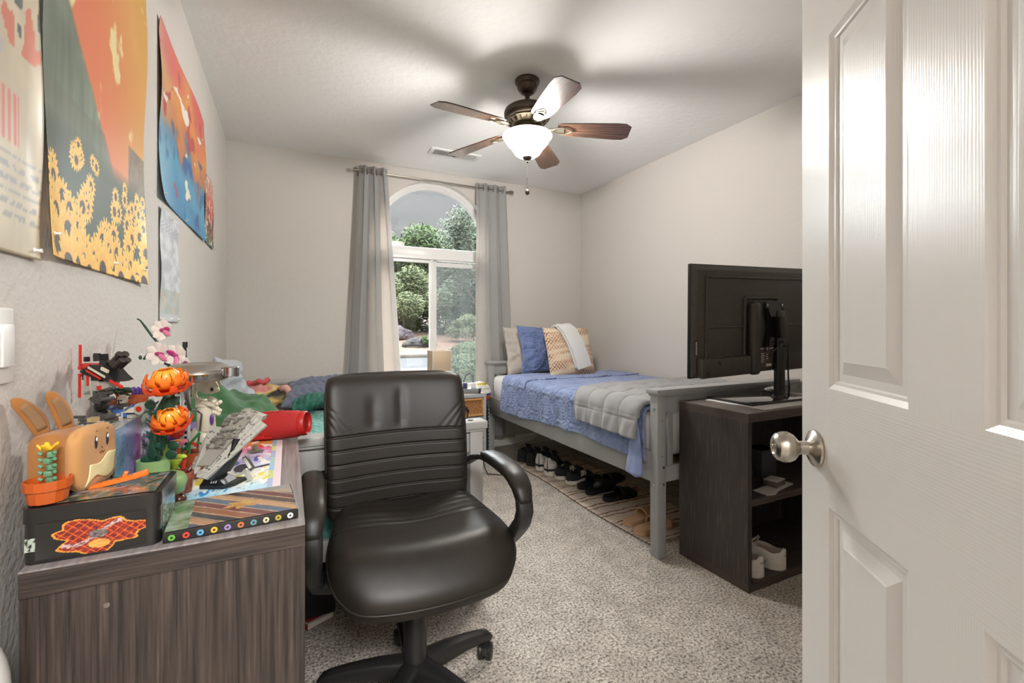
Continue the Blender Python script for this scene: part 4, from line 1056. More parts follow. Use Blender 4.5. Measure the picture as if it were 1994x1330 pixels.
g = G(); g.b2(-.105, -.045, -.066, -.018, -.262, .085, bev=.022, seg=4).b2(-.05, .10, -.050, -.018, -.24, .088, bev=.004)
obj('electronics_housing', g, M_tv, tv, smooth=40)
g = G()
for x, z in ((-.405, -.232), (-.33, -.19)): g.lathe([(.008, 0), (.008, .001)], M=TR(x, -.0585, z) @ RX(90), seg=12)
obj('port_hole', g, M_hole, tv)
M_lab = mat('tv_label_dark', '#4a3c36', .6); M_lt = mat('label_text', '#c9c4bd', .7)
g = G(); g.b2(-.045, .075, -.0515, -.050, -.232, -.135); g.b2(-.045, .075, -.0525, -.0515, -.142, -.135, m=1)
for k in range(5): g.b2(-.038, -.018+.004*(k % 2), -.0525, -.0515, -.165-.010*k, -.161-.010*k, m=1)
for k in range(3): g.b2(.0, .012, -.0525, -.0515, -.170-.010*k, -.166-.010*k, m=1)
g.b2(.0, .04, -.0525, -.0515, -.225, -.212, m=1)
obj('rating_label', g, [M_lab, M_lt], tv, smooth=0)
g = G(); g.b2(-.442, -.424, -.0212, -.0195, -.155, -.085, m=0)
for k in range(9): g.b2(-.440, -.431, -.0218, -.0212, -.15+.0068*k, -.146+.0068*k, m=1)
obj('barcode_label', g, [mat('label_black', '#191818', .5), M_lt], tv, smooth=0)
# VESA bracket
g = G(); PM = TR(0, -.062, 0) @ RX(90)
g.prism([(-.030, .085), (.105, .085), (.105, .045), (.085, .06), (.085, -.10), (-.025, -.15), (-.03, -.12), (-.018, -.07), (-.012, -.03), (-.022, .0), (-.03, .04)], .004, M=PM)
g.prism([(-.025, .055), (.012, -.02), (-.02, -.125), (-.02, -.115), (.006, -.02), (-.028, .05)], .018, M=PM)
g.box((.045, -.085, -.035), (.05, .05, .10), bev=.005)
for x, z in ((-.02, .07), (.09, .07), (-.018, -.138)): g.lathe([(.006, 0), (.006, .003), (.003, .004)], M=TR(x, -.066, z) @ RX(90), seg=12, m=1)
obj('wall_mount_bracket', g, [M_tvd, M_screw], tv, smooth=30)
stn = thing('television_stand', 'black steel pedestal with glass base holding the television', 'tv stand', (2.10, 1.478, CZ+.003))
g = G(); g.b2(-.235, .235, -.125, .125, .004, .0115, bev=.003); obj('glass_base', g, mat('black_glass', '#1c1b1b', .05, coat=1), stn)
for x in (-.215, .215):
    for y in (-.105, .105): obj('foot', G().cyl((x, y, 0), (x, y, .005), .012), M_blk, stn)
g = G(); px0 = .043
g.b2(px0-.028, px0+.028, -.078, -.050, .012, .437, bev=.009, seg=3).b2(px0-.012, px0+.045, -.066, -.046, .012, .437, bev=.004)
g.lathe([(.036, .0115), (.034, .02), (.026, .028)], o=(px0+.006, -.06, 0), seg=24)
obj('post', g, M_tvd, stn, smooth=40)
g = G()
for z in (.03, .25, .32, .38): g.lathe([(.0035, 0), (.0035, .001)], M=TR(px0+.018, -.0665, z) @ RX(90) , seg=10)
obj('screw_hole', g, M_hole, stn)
g = G().tube([(px0+.02, -.085, .285), (px0-.01, -.098, .28), (px0-.05, -.10, .262), (px0-.09, -.098, .245), (px0-.12, -.09, .215)], .0032, 6).tube([(px0+.045, -.08, .27), (px0+.06, -.07, .20), (px0+.09, -.05, .12), (px0+.115, -.04, .05), (px0+.125, -.03, .008)], .004, 6)
g.box((px0+.03, -.082, .275), (.035, .006, .006), bev=.001).box((px0+.025, -.07, .262), (.006, .03, .006))
tag(obj('tv_cable', g, mat('cord_black', '#1d1b1b', .5), smooth=180, loc=(2.10, 1.478, CZ+.003)), 'black cable running from the television down behind its post', 'cable')
# paper mat with torn deckle edges under the stand
def deck(n, w, d):
    P = []; r = random.Random(9)
    for a, c in (((-w, -d), (w, -d)), ((w, -d), (w, d)), ((w, d), (-w, d)), ((-w, d), (-w, -d))):
        for k in range(n): x, y = lerp(a, c, k/n); P.append((x+r.uniform(-.003, .003), y+r.uniform(-.003, .003)))
    return P
g = G(); g.prism(deck(40, .26, .155), .0015)
pm = tag(obj('paper_mat', g, mat('ivory_paper', '#dcdcd8', .7), smooth=0, loc=(2.095, 1.44, CZ+.0005), rot=(0, 0, rad(2))), 'sheet of white paper with rough edges under the tv stand', 'paper')
rm = thing('power_adapter', 'black and silver box with cable coil lying behind the tv post', 'adapter', (2.315, 1.555, CZ+.001), rad(15))
obj('case', G().box((0, 0, .020), (.17, .055, .036), bev=.012, seg=3), M_tvd, rm); obj('silver_sleeve', G().box((-.01, -.004, .030), (.14, .052, .022), bev=.009), mat('silver_film', '#9c9a98', .3, .7), rm)
obj('cable_coil', G().tube([(-.12+.035*cos(k*.5), .02*sin(k*.5), .004+.0006*k) for k in range(20)], .003, 6), mat('cord_black', '#1d1b1b', .5), rm, smooth=180)
# things on the shelf
t_ = thing('black_box', 'matte black box standing on the middle shelf', 'box', (2.085, 1.475, SH))
obj('box_body', G().box((0, 0, .066), (.11, .10, .132), bev=.004), mat('dark_card', '#3b3a3d', .7), t_); obj('lid_rim', G().box((0, 0, .124), (.112, .102, .016), bev=.002), mat('dark_card', '#3b3a3d', .7), t_)
t_ = thing('headset', 'black headset resting left of the matte black box', 'headset', (1.95, 1.46, SH))
for z in (.013, .036): obj('ear_cup', G().lathe([(.030, -.011), (.040, -.006), (.042, 0), (.040, .006), (.028, .010)], o=(0, 0, z), seg=28), M_blk, t_)
obj('headband', G().sweep([(-.035, .03, .02), (-.04, .06, .04), (-.02, .085, .075), (.0, .09, .10), (.02, .08, .075), (.035, .05, .03)], .010, .004, side=(0, 0, 1)), M_blk, t_)
t_ = thing('card_packet', 'small stack of cards lying before the black box', 'cards', (1.995, 1.340, SH+.005), rad(12))
obj('card_block', G().box((0, 0, .012), (.085, .06, .022), bev=.002), mat('card_side', '#7d726a', .6, n=(40, '#453d3a', .3, .7)), t_)
obj('top_card', G().box((0, 0, .0245), (.086, .061, .003), bev=.001), mat('card_white', '#c6c0ba', .5), t_)
g = G().prism([(-.13, -.035), (-.09, -.05), (-.03, -.035), (.12, -.028), (.125, .03), (-.12, .03)], .003)
tag(obj('paper_sleeve', g, mat('card_white', '#c6c0ba', .5), smooth=0, loc=(1.965, 1.322, SH+.0008), rot=(0, 0, rad(8))), 'flat white card sleeve on the shelf under the small packet', 'card')
# ------------------------------------------------------------------ shoes
def shoe(name, label, cat, loc, rz, cu, cs, Ln=.27, Wd=.095, Hh=.085, group=None, solec=None, toe=.045, lin=None, stripe=None, lace=None, patch=None, tongue=True, m_rough=.75, sole_h=.026, txt=None):
    t = thing(name, label, cat, loc, rz, group)
    def wid(s): return Wd/2*(.70+.30*sm(.0, .18, s)*1-.06*math.exp(-((s-.42)/.12)**2)+.12*math.exp(-((s-.72)/.16)**2))*(1-sm(.84, 1.02, s)*.75)*(1 if s > .03 else .8)
    def outl(k=1.0):
        P = []; n = 26
        for j in range(n+1):
            s = j/n; s2 = .5-.5*cos(pi*s); P.append((-wid(s2)*k*sqrt(max(0, 1-(2*s2-1)**14)), -Ln/2+Ln*s2))
        return P+[(-x, y) for x, y in reversed(P[1:-1])]
    obj('sole', G().prism(outl(1.03), sole_h, z0=0), cs, t, smooth=50)
    def H_(s): return Hh*(1-.14*math.exp(-((s-.18)/.10)**2))*(1-sm(.42, .80, s)*(1-toe/Hh))*(1-.5*sm(.9, 1.0, s))
    def up(a, s2):
        s = .5-.5*cos(pi*s2); w = wid(s)*sqrt(max(0, 1-(2*s-1)**10)); th = pi*a; c_, s_ = cos(th), sin(th)
        x = -math.copysign(abs(c_)**.62, c_)*w; z = sole_h*.8+(H_(s)-sole_h*.8)*abs(s_)**.55
        if .06 < s < .50:
            e = sm(.06, .10, s)*(1-sm(.44, .50, s))
            if abs(c_) < .62: z = z*(1-e)+(sole_h+.008)*e; 
        return (x, -Ln/2+Ln*s, z)
    obj('upper', G().grid(up, 40, 56), cu, t, smooth=70)
    if lin: obj('lining', G().grid(lambda a, s: (-.62*cos(pi*a)*Wd*.42, -Ln/2+Ln*(.10+.36*s), sole_h+.012+.030*(abs(cos(pi*a))**3)), 14, 10), lin, t, smooth=180)
    if tongue: obj('tongue', G().sweep([(0, -Ln/2+Ln*.70, toe*.95+.006), (0, -Ln/2+Ln*.56, Hh*.78), (0, -Ln/2+Ln*.46, Hh*1.02), (0, -Ln/2+Ln*.42, Hh*1.18)], Wd*.20, .004, seg=10), cu if not lin else lin, t, smooth=60)
    if lace:
        g = G()
        for k in range(5):
            s = .50+.055*k; z = H_(s)+.004; y = -Ln/2+Ln*s; g.tube([(-Wd*.2, y, z-.006), (0, y+.004, z+.003), (Wd*.2, y+.008, z-.006)], .0028, 6); g.tube([(Wd*.2, y, z-.006), (0, y+.004, z+.004), (-Wd*.2, y+.010, z-.006)], .0028, 6)
        y = -Ln/2+Ln*.49; g.tube([(0, y, Hh), (-.02, y-.01, Hh+.018), (-.035, y+.005, Hh+.006), (-.012, y+.01, Hh), (0, y, Hh+.004), (.02, y-.012, Hh+.018), (.034, y, Hh+.004), (.01, y+.01, Hh)], .0026, 6)
        obj('laces', g, lace, t, smooth=180)
    if stripe:
        for k in range(3):
            g = G()
            for sd in (-1, 1):
                P = []
                for j in range(7):
                    q = j/6; s = .36+.075*k+.05*q; z = sole_h+.002+(H_(s)*.86-sole_h)*q; a = .5-.5*min(1, max(0, 1-(z/H_(s))**1.9))**.8
                    xx, yy, zz = up(a if a < .5 else .49, math.acos(1-2*s)/pi); P.append((sd*(abs(xx)+.0015), yy, zz))
                g.sweep(P, .0085, .0014, side=(0, 1, 0), seg=6)
            obj('stripe', g, stripe, t, smooth=60)
    if patch: patch(t, up, H_, wid)
    if txt:
        g = G(); text(g, txt, .020, lambda p: (p.x*.9, -Ln/2-.0018+.16*p.x*p.x*20*.3, Hh*.70+p.y+.004), ext=.0004); obj('heel_lettering', g, mat('shoe_green_ink', '#2f4a40', .6), t, smooth=0)
    return t
K_blk = mat('shoe_black_suede', '#1e1c1d', .85, bump=(80, .3, .002)); K_sole = mat('shoe_black_rubber', '#232021', .7); K_in = mat('shoe_lining_dark', '#0f0e11', .95)
K_w = mat('shoe_white_leather', '#ddd6cd', .5); K_ws = mat('shoe_white_rubber', '#d8d2c8', .6); K_beige = mat('shoe_lining_beige', '#b7a596', .9); K_tan = mat('tan_foam', '#b99573', .7)
K_gy = mat('shoe_grey_white', '#c9c6c0', .6)
RG = 0.0115
def heelpatch(t, up, H_, wid):
    obj('heel_overlay', G().grid(lambda a, s: (lambda p: (p[0]*1.03, p[1]*1.0-.003, p[2]+.001))(up(.02+.40*a, .02+.34*s*(1-.4*a))), 12, 10).grid(lambda a, s: (lambda p: (p[0]*1.03, p[1]*1.0-.003, p[2]+.001))(up(.98-.40*a, .02+.34*s*(1-.4*a))), 12, 10), K_gy, t, smooth=180, solid=.002)
    g = G()
    for sd in (-1, 1):
        for k in range(3):
            for j in range(3):
                a = .16+.06*j; p = up(a if sd < 0 else 1-a, .10+.045*k); g.box((p[0]*1.05, p[1]-.003, p[2]), (.004, .004, .007))
    obj('perforation', g, K_in, t, smooth=0)
gp = lambda s: s
A = rad(-68)   # toes point into the room's right, heels towards the camera side
A0 = rad(-35)
def sp(x, y, ang, L=.27): # heel position -> centre
    return (x+L/2*sin(-ang), y+L/2*cos(ang), RG)
shoe('sneaker', 'all black sneaker, outer one of the far pair on the striped rug', 'shoe', sp(1.675, 3.270, rad(-60)), rad(-60), K_blk, K_sole, Hh=.105, lin=K_in, lace=K_in)
shoe('sneaker', 'all black sneaker beside the black and white high top', 'shoe', sp(1.690, 3.145, rad(-60)), rad(-60), K_blk, K_sole, Hh=.105, lin=K_in, lace=K_in)
shoe('high_top', 'black and white basketball shoe, the farther of its pair', 'shoe', sp(1.700, 3.000, rad(-55)), rad(-55), K_blk, K_ws, Hh=.135, lin=K_in, lace=K_blk, patch=heelpatch, sole_h=.034)
shoe('high_top', 'black and white basketball shoe, the nearer of its pair', 'shoe', sp(1.700, 2.872, rad(-55)), rad(-55), K_blk, K_ws, Hh=.135, lin=K_in, lace=K_blk, patch=heelpatch, sole_h=.034)
shoe('striped_sneaker', 'black low sneaker with white sole, farther of the striped pair', 'shoe', sp(1.722, 2.775, rad(-68)), rad(-68), K_blk, K_ws, Hh=.088, lin=K_in, lace=K_blk, stripe=K_w)
shoe('striped_sneaker', 'black low sneaker with cream side stripes, nearer of its pair', 'shoe', sp(1.735, 2.655, rad(-70)), rad(-70), K_blk, K_ws, Hh=.088, lin=K_in, lace=K_blk, stripe=K_w)
def slide(name, label, loc, rz, m, m2, rx=0, Ln=.27, Wd=.10, closed=False, logo=None, group=None):
    t = thing(name, label, 'slide sandal', loc, group=group, rot=(Matrix.Rotation(rz, 3, 'Z') @ Matrix.Rotation(rx, 3, 'Y')).to_euler())
    def wid(s): return Wd/2*(.78+.22*sm(.35, .75, s)-.05*math.exp(-((s-.4)/.1)**2))*sqrt(max(0, 1-abs(2*s-1)**4.5))
    n = 30; P = [(-wid(.5-.5*cos(pi*j/n)), -Ln/2+Ln*(.5-.5*cos(pi*j/n))) for j in range(n+1)]; P = P+[(-x, y) for x, y in reversed(P[1:-1])]
    g = G(); g.prism(P, .026); q = bmesh.ops.bevel(g.bm, geom=[e for e in g.bm.edges if abs(e.verts[0].co.z-e.verts[1].co.z) < 1e-5], offset=.005, segments=2, affect='EDGES')
    obj('sole', g, m, t, smooth=60)
    obj('footbed', G().prism([(x*.88, y*.94) for x, y in P], .002, z0=.0265), m2, t, smooth=0)
    s0, s1 = .46, .80
    def st_(a, v):
        s = s0+(s1-s0)*v-.03*sin(pi*a); th = pi*a; w = wid(s)*1.04
        return (-cos(th)*w, -Ln/2+Ln*s, .012+.060*(1-.25*v)*sin(th)**.6)
    obj('strap', G().grid(st_, 28, 10), m, t, smooth=180, solid=.005)
    if logo: obj('logo', G().grid(lambda a, v: (lambda p: (p[0], p[1], p[2]+.0045))(st_(.43+.14*a, .35+.3*v)), 6, 4), logo, t, smooth=180)
    return t
K_sl = mat('slide_black_foam', '#17171a', .45)
slide('slide_sandal', 'black slide sandal leaning on the striped sneaker', sp(1.745, 2.545, rad(-76)), rad(-76), K_sl, K_sl)
slide('slide_sandal', 'black slide sandal, second one behind the pair with the pale logo', sp(1.735, 2.440, rad(-80)), rad(-80), K_sl, K_sl)
slide('slide_sandal', 'black slide sandal tipped up on its side between the others', (1.895, 2.395, .072), rad(-84), K_sl, K_sl, rx=rad(-38))
slide('slide_sandal', 'black slide sandal with pale round logo, nearest on the rug', sp(1.765, 2.300, rad(-87)), rad(-87), K_sl, K_sl, logo=mat('logo_cream', '#c9bca8', .6))
slide('tan_slide', 'tan foam slide showing its footbed behind the bed post', sp(1.632, 1.850, rad(-84)), rad(-84), K_tan, mat('tan_footbed', '#c4a07c', .7), Ln=.28, Wd=.105)
slide('tan_slide', 'tan foam slide, farther one behind the bed post', sp(1.655, 1.965, rad(-86)), rad(-86), K_tan, mat('tan_footbed', '#c4a07c', .7), Ln=.28, Wd=.105)
shoe('white_sneaker', 'white leather sneaker left of the pair in the shelf unit', 'shoe', (1.786, 1.392, .036), rad(11), K_w, K_ws, Ln=.26, Hh=.088, lin=K_beige, lace=K_w, txt='Reebok')
shoe('white_sneaker', 'white leather sneaker, right one of the pair in the shelf unit', 'shoe', (1.915, 1.385, .036), rad(21), K_w, K_ws, Ln=.26, Hh=.088, lin=K_beige, lace=K_w, txt='Reebok')
# ------------------------------------------------------------------ striped rug
M_rug = bpy.data.materials.new('striped_rug'); M_rug.use_nodes = True; t = M_rug.node_tree; b = t.nodes['Principled BSDF']; b.inputs['Roughness'].default_value = .95
va = t.nodes.new('ShaderNodeVertexColor'); va.layer_name = 'art'; t.links.new(va.outputs[0], b.inputs['Base Color'])
RX0, RX1, RY0, RY1 = 1.625, 2.14, 1.74, 3.30
def rugf(u, v):
    x = RX0+(RX1-RX0)*u; y = RY0+(RY1-RY0)*v; return (x+.012*sin(5*y), y, .0045+.0035*(1+sin(2*pi*y/.11+4*sin(3*x)))*.6+.002*fb(x*6, y*6))
def rugc(u, v):
    y = v*(RY1-RY0); q = (y+.008*fb(u*7, v*3)) % .125
    if q < .011 or .035 < q < .046: return lerp(hx('#6b4436'), hx('#a98876'), .5 if sin(u*420) > .3 else 0)
    return lerp(hx('#b8a896'), hx('#d1c5b4'), .5+fb(u*90, v*200))
rg = thing('striped_rug', 'thin cream rug with brown stripes under the blue bed', 'rug', (0, 0, 0))
obj('weave', G().grid(rugf, 60, 330, col=rugc), M_rug, rg, smooth=180, solid=.003)
g = G()
for k in range(60):
    y = RY0+(RY1-RY0)*k/60; g.tube([(RX0+.012*sin(5*y)-.001, y, .008), (RX0+.012*sin(5*y)-.003, y+.016, .007)], .0018, 5)
obj('stitched_edge', g, mat('rug_edge', '#5d4438', .9), rg)
# under the left bed
t_ = thing('storage_box', 'black fabric storage box under the left bed', 'storage box', (-.09, 1.992, 0))
obj('box_body', G().box((0, 0, .110), (.50, .34, .165), bev=.012), mat('black_fabric', '#161414', .9), t_); obj('handle', G().tube([(.05, -.172, .13), (.05, -.19, .12), (.12, -.19, .12), (.12, -.172, .13)], .005, 6), mat('black_fabric', '#161414', .9), t_)
t_ = thing('paperback_book', 'book with red cover lying on the carpet behind the chair base', 'book', (.080, 1.876, .0), rad(27))
obj('page_block', G().box((0, 0, .013), (.10, .12, .018)), mat('book_pages', '#d4cfc4', .8), t_, smooth=0)
obj('cover', G().box((0, 0, .0025), (.096, .116, .002)).box((0, .004, .0235), (.090, .106, .002)).box((-.052, 0, .013), (.002, .124, .022)), mat('red_cover', '#a32c2a', .5), t_, smooth=0)
tag(obj('floor_cable', G().tube([(1.33, 3.30, .30), (1.35, 3.27, .10), (1.36, 3.24, .012), (1.33, 3.12, .008), (1.42, 3.05, .008), (1.50, 2.98, .008), (1.47, 2.88, .010), (1.52, 2.80, .008)], .0035, 6), mat('cord_black', '#1d1b1b', .5), smooth=180), 'thin dark cable lying on the carpet below the nightstand', 'cable')
tag(obj('wall_cable', G().tube([(2.62, 3.80, .28), (2.4, 3.80, .16), (2.2, 3.80, .10), (2.08, 3.79, .02), (1.8, 3.785, .012), (1.6, 3.785, .012)], .004, 6), mat('cord_grey', '#b3a99d', .6), smooth=180), 'pale cable running along the window wall under the blue bed', 'cable')
# ------------------------------------------------------------------ things on the desk
CR = -YAW      # toys stand turned towards the doorway
M_brickw = mat('toy_cream', '#cfc6b0', .35); M_or = mat('toy_orange', '#e8701c', .3); M_or2 = mat('toy_light_orange', '#f29a2c', .3); M_red = mat('toy_red', '#c32b1e', .3)
M_dg = mat('toy_dark_green', '#20402f', .35); M_terra = mat('toy_terracotta', '#a8502a', .3); M_sand = mat('toy_sage', '#7f9d68', .3); M_lime = mat('toy_lime', '#b9cf4a', .3); M_gr = mat('toy_green', '#1f7d3a', .3)
M_lgr = mat('toy_light_grey', '#a9a59b', .35); M_dgr = mat('toy_dark_grey', '#4a4745', .35); M_bk = mat('toy_black', '#191818', .3); M_pink = mat('toy_pink', '#d9799b', .3); M_mag = mat('toy_magenta', '#a8296b', .3)
M_pur = mat('toy_purple', '#5b3a86', .3); M_blue = mat('toy_blue', '#3f68ad', .3); M_brn = mat('toy_brown', '#4b271b', .3); M_yel = mat('toy_yellow', '#efb62a', .3); M_soil = mat('toy_soil', '#33241c', .5)
M_art = mat('printed_gloss', '#ffffff', .22, attr=1, coat=.5); M_artm = mat('printed_card', '#ffffff', .5, attr=1)
def rbox(g, x0, x1, y0, y1, z0, z1, r, m=0):
    P = []
    for cx_, cy_, a0 in ((x1-r, y1-r, 0), (x0+r, y1-r, 90), (x0+r, y0+r, 180), (x1-r, y0+r, 270)):
        for k in range(7): a = rad(a0+15*k); P.append((cx_+r*cos(a), cy_+r*sin(a)))
    g.prism(P, z1-z0, z0=z0, m=m); return P
# tin box
TZ = .826
tin = thing('tin_box', 'black metal tin box with red and orange printed art on its front', 'tin box', (-.358, .930, DZ+.0005))
tx, ty, th_ = .167, .128, TZ-DZ
M_tin = mat('tin_black', '#1d1b1a', .28, coat=.4)
g = G(); rbox(g, 0, tx, 0, ty, 0, th_-.022, .014); obj('tin_body', g, M_tin, tin, smooth=40)
g = G(); rbox(g, -.002, tx+.002, -.002, ty+.002, th_-.024, th_-.001, .016); ld = obj('lid', g, M_tin, tin, smooth=40)
def at_lid(u, v):
    c = mixc([(0, '#34483c'), (.3, '#6f7f6c'), (.45, '#54483f'), (.6, '#a39c8e'), (.8, '#4a5a68'), (1, '#2c3733')], .5+1.2*fb(u*4, v*4, 6)); 
    if fb(u*9, v*9, 9) > .42: c = hx('#a86a3c')
    return c
obj('lid_print', G().grid(lambda u, v: (.008+(tx-.016)*u, .008+(ty-.016)*v, th_), 60, 44, col=at_lid), M_art, ld, smooth=180)
def at_front(u, v):
    # black ground; ragged red lattice emblem with a pale creature-free swirl
    du, dv = u-.56, v-.50; r = hypot(du*1.15, dv*1.0); a = math.atan2(dv, du); lim = .47+.07*sin(3*a+1)+.05*sin(7*a)+.04*fb(3*cos(a), 3*sin(a), 2)
    if r > lim: return hx('#1d1b1a')
    if r > lim-.03: return hx('#e0963a')
    s = (u*1.9+v*1.0); d = (u*1.9-v*1.0)
    c = hx('#8e2a20') if fb(u*26, v*14) < .15 else hx('#5f1f1a')
    if (s*5) % 1 < .12 or (d*5) % 1 < .12: c = hx('#d9622c')
    w1 = abs(dv-.28*sin(6.5*du)-.05); 
    if w1 < .055 and abs(du) < .36: c = hx('#c9a8a4') if fb(u*30, v*30) > 0 else hx('#7d5552')
    if hypot((u-.56)*1.3, (v-.24)*1.1) < .13: c = mixc([(0, '#e6b95a'), (1, '#c97f3c')], .5+fb(u*12, v*12))
    if hypot((u-.55)*1.4, (v-.52)) < .12: c = lerp(hx('#8f8480'), hx('#4e4442'), .5+fb(u*24, v*24))
    return c
obj('front_print', G().grid(lambda u, v: (.016+(tx-.034)*u, -.0006, .004+(th_-.030)*v), 120, 56, col=at_front), M_art, tin, smooth=180)
obj('side_print', G().grid(lambda u, v: (tx+.0006, .016+(ty-.034)*u, .004+(th_-.030)*v), 50, 40, col=lambda u, v: mixc([(0, '#2f4a44'), (.4, '#5f9a8c'), (.6, '#a9b0a0'), (1, '#3f3a3a')], .5+1.5*fb(u*5, v*5, 12))), M_art, tin, smooth=180)
g = G().grid(lambda u, v: (.004+.012*u, -.0006, .02+.02*v), 8, 8, col=lambda u, v: hx('#a9b3a5') if fb(u*3, v*3, 77) > -.1 else hx('#1d1b1a'))
obj('side_mark', g, M_art, tin, smooth=180)
# cactus in an orange pot
cp = thing('toy_cactus', 'brick-built cactus with yellow flower in an orange pot on the tin', 'toy plant', (-.336, .954, TZ+.0005), CR); cp.scale = (.74, .74, .80)
g = G(); g.lathe([(.026, 0), (.031, .002), (.034, .020), (.0345, .026), (.0385, .027), (.0390, .044), (.036, .0445), (.033, .036), (.001, .034)], seg=14); obj('pot', g, mat('toy_orange_pot', '#b9541c', .35), cp, smooth=25)
g = G()
for k in range(5):
    g.box((.003*(-1)**k+.004, 0, .042+.0125*k), (.015, .014, .0115), bev=.003, R=RZ(33*k)).cyl((.012, -.002, .045+.0125*k), (.018, -.004, .047+.0125*k), .0035, seg=8).cyl((-.008, -.004, .042+.0125*k), (-.014, -.006, .046+.0125*k), .0035, seg=8)
obj('cactus_stem', g, mat('cactus_green', '#5f8a68', .4), cp, smooth=30)
g = G()
for k in range(5): g.sweep([(0, 0, .100), (.010*cos(k*1.257), .010*sin(k*1.257), .103), (.017*cos(k*1.257), .017*sin(k*1.257), .112)], [.006, .007, .003], .002, side=(-sin(k*1.257), cos(k*1.257), 0), seg=8)
obj('flower', g, M_yel, cp, smooth=60)
# bread loaf plush
br = thing('bread_plush', 'tan plush toaster-bread bag with two long ears and embroidered face', 'plush toy', (-.383, .985, TZ+.0005)); br.scale = (.82, .88, .88); br.rotation_euler = (0, 0, rad(-13))
M_br = mat('plush_caramel', '#96602b', .95, n=(14, '#a87038', .3, .7), sheen=.2, bump=(200, .2, .001)); M_brl = mat('plush_face', '#b5824c', .95, n=(10, '#c08f58', .3, .7), sheen=.2)
def loaf(u, v):
    x = .010+.062*u; a = 2*pi*v; cc, ss = cos(a), sin(a); e_ = .38
    k = .93+.07*sin(pi*min(1, u*1.4)); top = 1
    y = math.copysign(abs(cc)**e_, cc)*.058*k; z = .056+math.copysign(abs(ss)**e_, ss)*.055*k
    return (x, .062+y+.004*(z-.05)/.05*0, max(.001, z))
g = G().grid(loaf, 14, 60, cv=True); g.bm.verts.ensure_lookup_table(); g.bm.faces.new([g.bm.verts[k] for k in range(60)])
obj('body', g, M_br, br, smooth=60)
# face end: a soft thick slice with bulging crown
FT = TR(.082, .062, .057) @ RZ(90) @ RX(90)
obj('face', G().pad(.122, .122, .034, p=8, nu=40, nv=40, q=.5, asym=.8, warp=lambda v: (v.x*(1-.22*(v.y/.061)**6), v.y*(1-.20*(v.x/.061)**6), v.z)), M_brl, br, smooth=180).matrix_basis = FT
g = G()
for x in (-.014, .020): g.sph((x, .028, .0165), (.0045, .0135, .002), 12)
fe = obj('eye', g, mat('eye_dark', '#2e2c33', .4), br, smooth=180); fe.matrix_basis = FT
g = G()
for x in (-.0135, .0205): g.sph((x, .034, .0182), (.0028, .0042, .001), 10)
obj('eye_highlight', g, mat('eye_white', '#ece8e2', .5), fe, smooth=180)
g = G(); g.tube([(-.004, .008, .0172), (-.001, .004, .0175), (.003, .0085, .0175), (.007, .004, .0175), (.011, .0085, .0172)], .0009, 6).tube([(.003, .013, .0175), (.003, .0165, .0175)], .001, 6)
for x in (-.010, .022): g.tube([(x-.002, .049, .0165), (x+.002, .050, .0165)], .0008, 5)
m_ = obj('mouth', g, mat('stitch_brown', '#6b4326', .7), br); m_.matrix_basis = FT
def butter(u, v):
    x = -.042+.080*u+.010*v; y = -.050+.036*v+.018*u+.010*sin(6*u)*(1-v)+.004*sin(9*u+2)*v; r = max(0, 1-(abs(x)/.062)**4)*max(0, 1-(abs(y)/.060)**4)
    return (x, y, .0160*r**.4+.0030+.001*sin(9*u+4*v))
obj('butter_patch', G().grid(butter, 24, 16), mat('butter_cloth', '#e0d3a0', .7), br, smooth=180, solid=.002).matrix_basis = FT
M_ear_in = mat('ear_inner', '#8a6a4a', .9)
for (y0, x0, tx_, ty_, hh) in ((.040, .012, -.022, -.038, .074), (.075, .030, -.012, -.030, .080)):
    g = G(); P = [(x0+tx_*(s**1.5), y0+ty_*s*s, .105+hh*s) for s in [k/12 for k in range(13)]]
    w = [.0075+.010*sin(pi*min(1, .15+.85*k/12))**.8 for k in range(13)]; w[-1] = .003
    g.sweep(P, w, [.0055]*12+[.002], side=(.35, .94, 0), seg=12, ex=.9); er = obj('ear', g, M_br, br, smooth=180)
    g = G(); g.sweep([(p[0]+.0045, p[1]-.0030, p[2]) for p in P[2:11]], [q*.55 for q in w[2:11]], .002, side=(.35, .94, 0), seg=8); obj('ear_inner', g, M_ear_in, er, smooth=180)
# orange feather-like toy sword on the lid
t_ = thing('toy_feather', 'orange serrated plastic feather piece lying on the tin lid', 'toy piece', (-.282, 1.008, TZ+.001), rad(4))
g = G(); P = [(-.055, -.006), (-.045, -.010), (.040, -.009), (.040, .000)]+[q for k in range(12) for q in ((.036-.007*k, .002), (.033-.007*k, .006))]+[(-.055, .0)]
g.prism(P, .006, M=RY(-9)); g.box((.048, -.003, .012), (.022, .010, .010), R=RY(-15), bev=.002).box((.026, .001, .013), (.006, .008, .012), R=RY(20), bev=.001)
obj('blade_piece', g, M_or, t_, smooth=0)
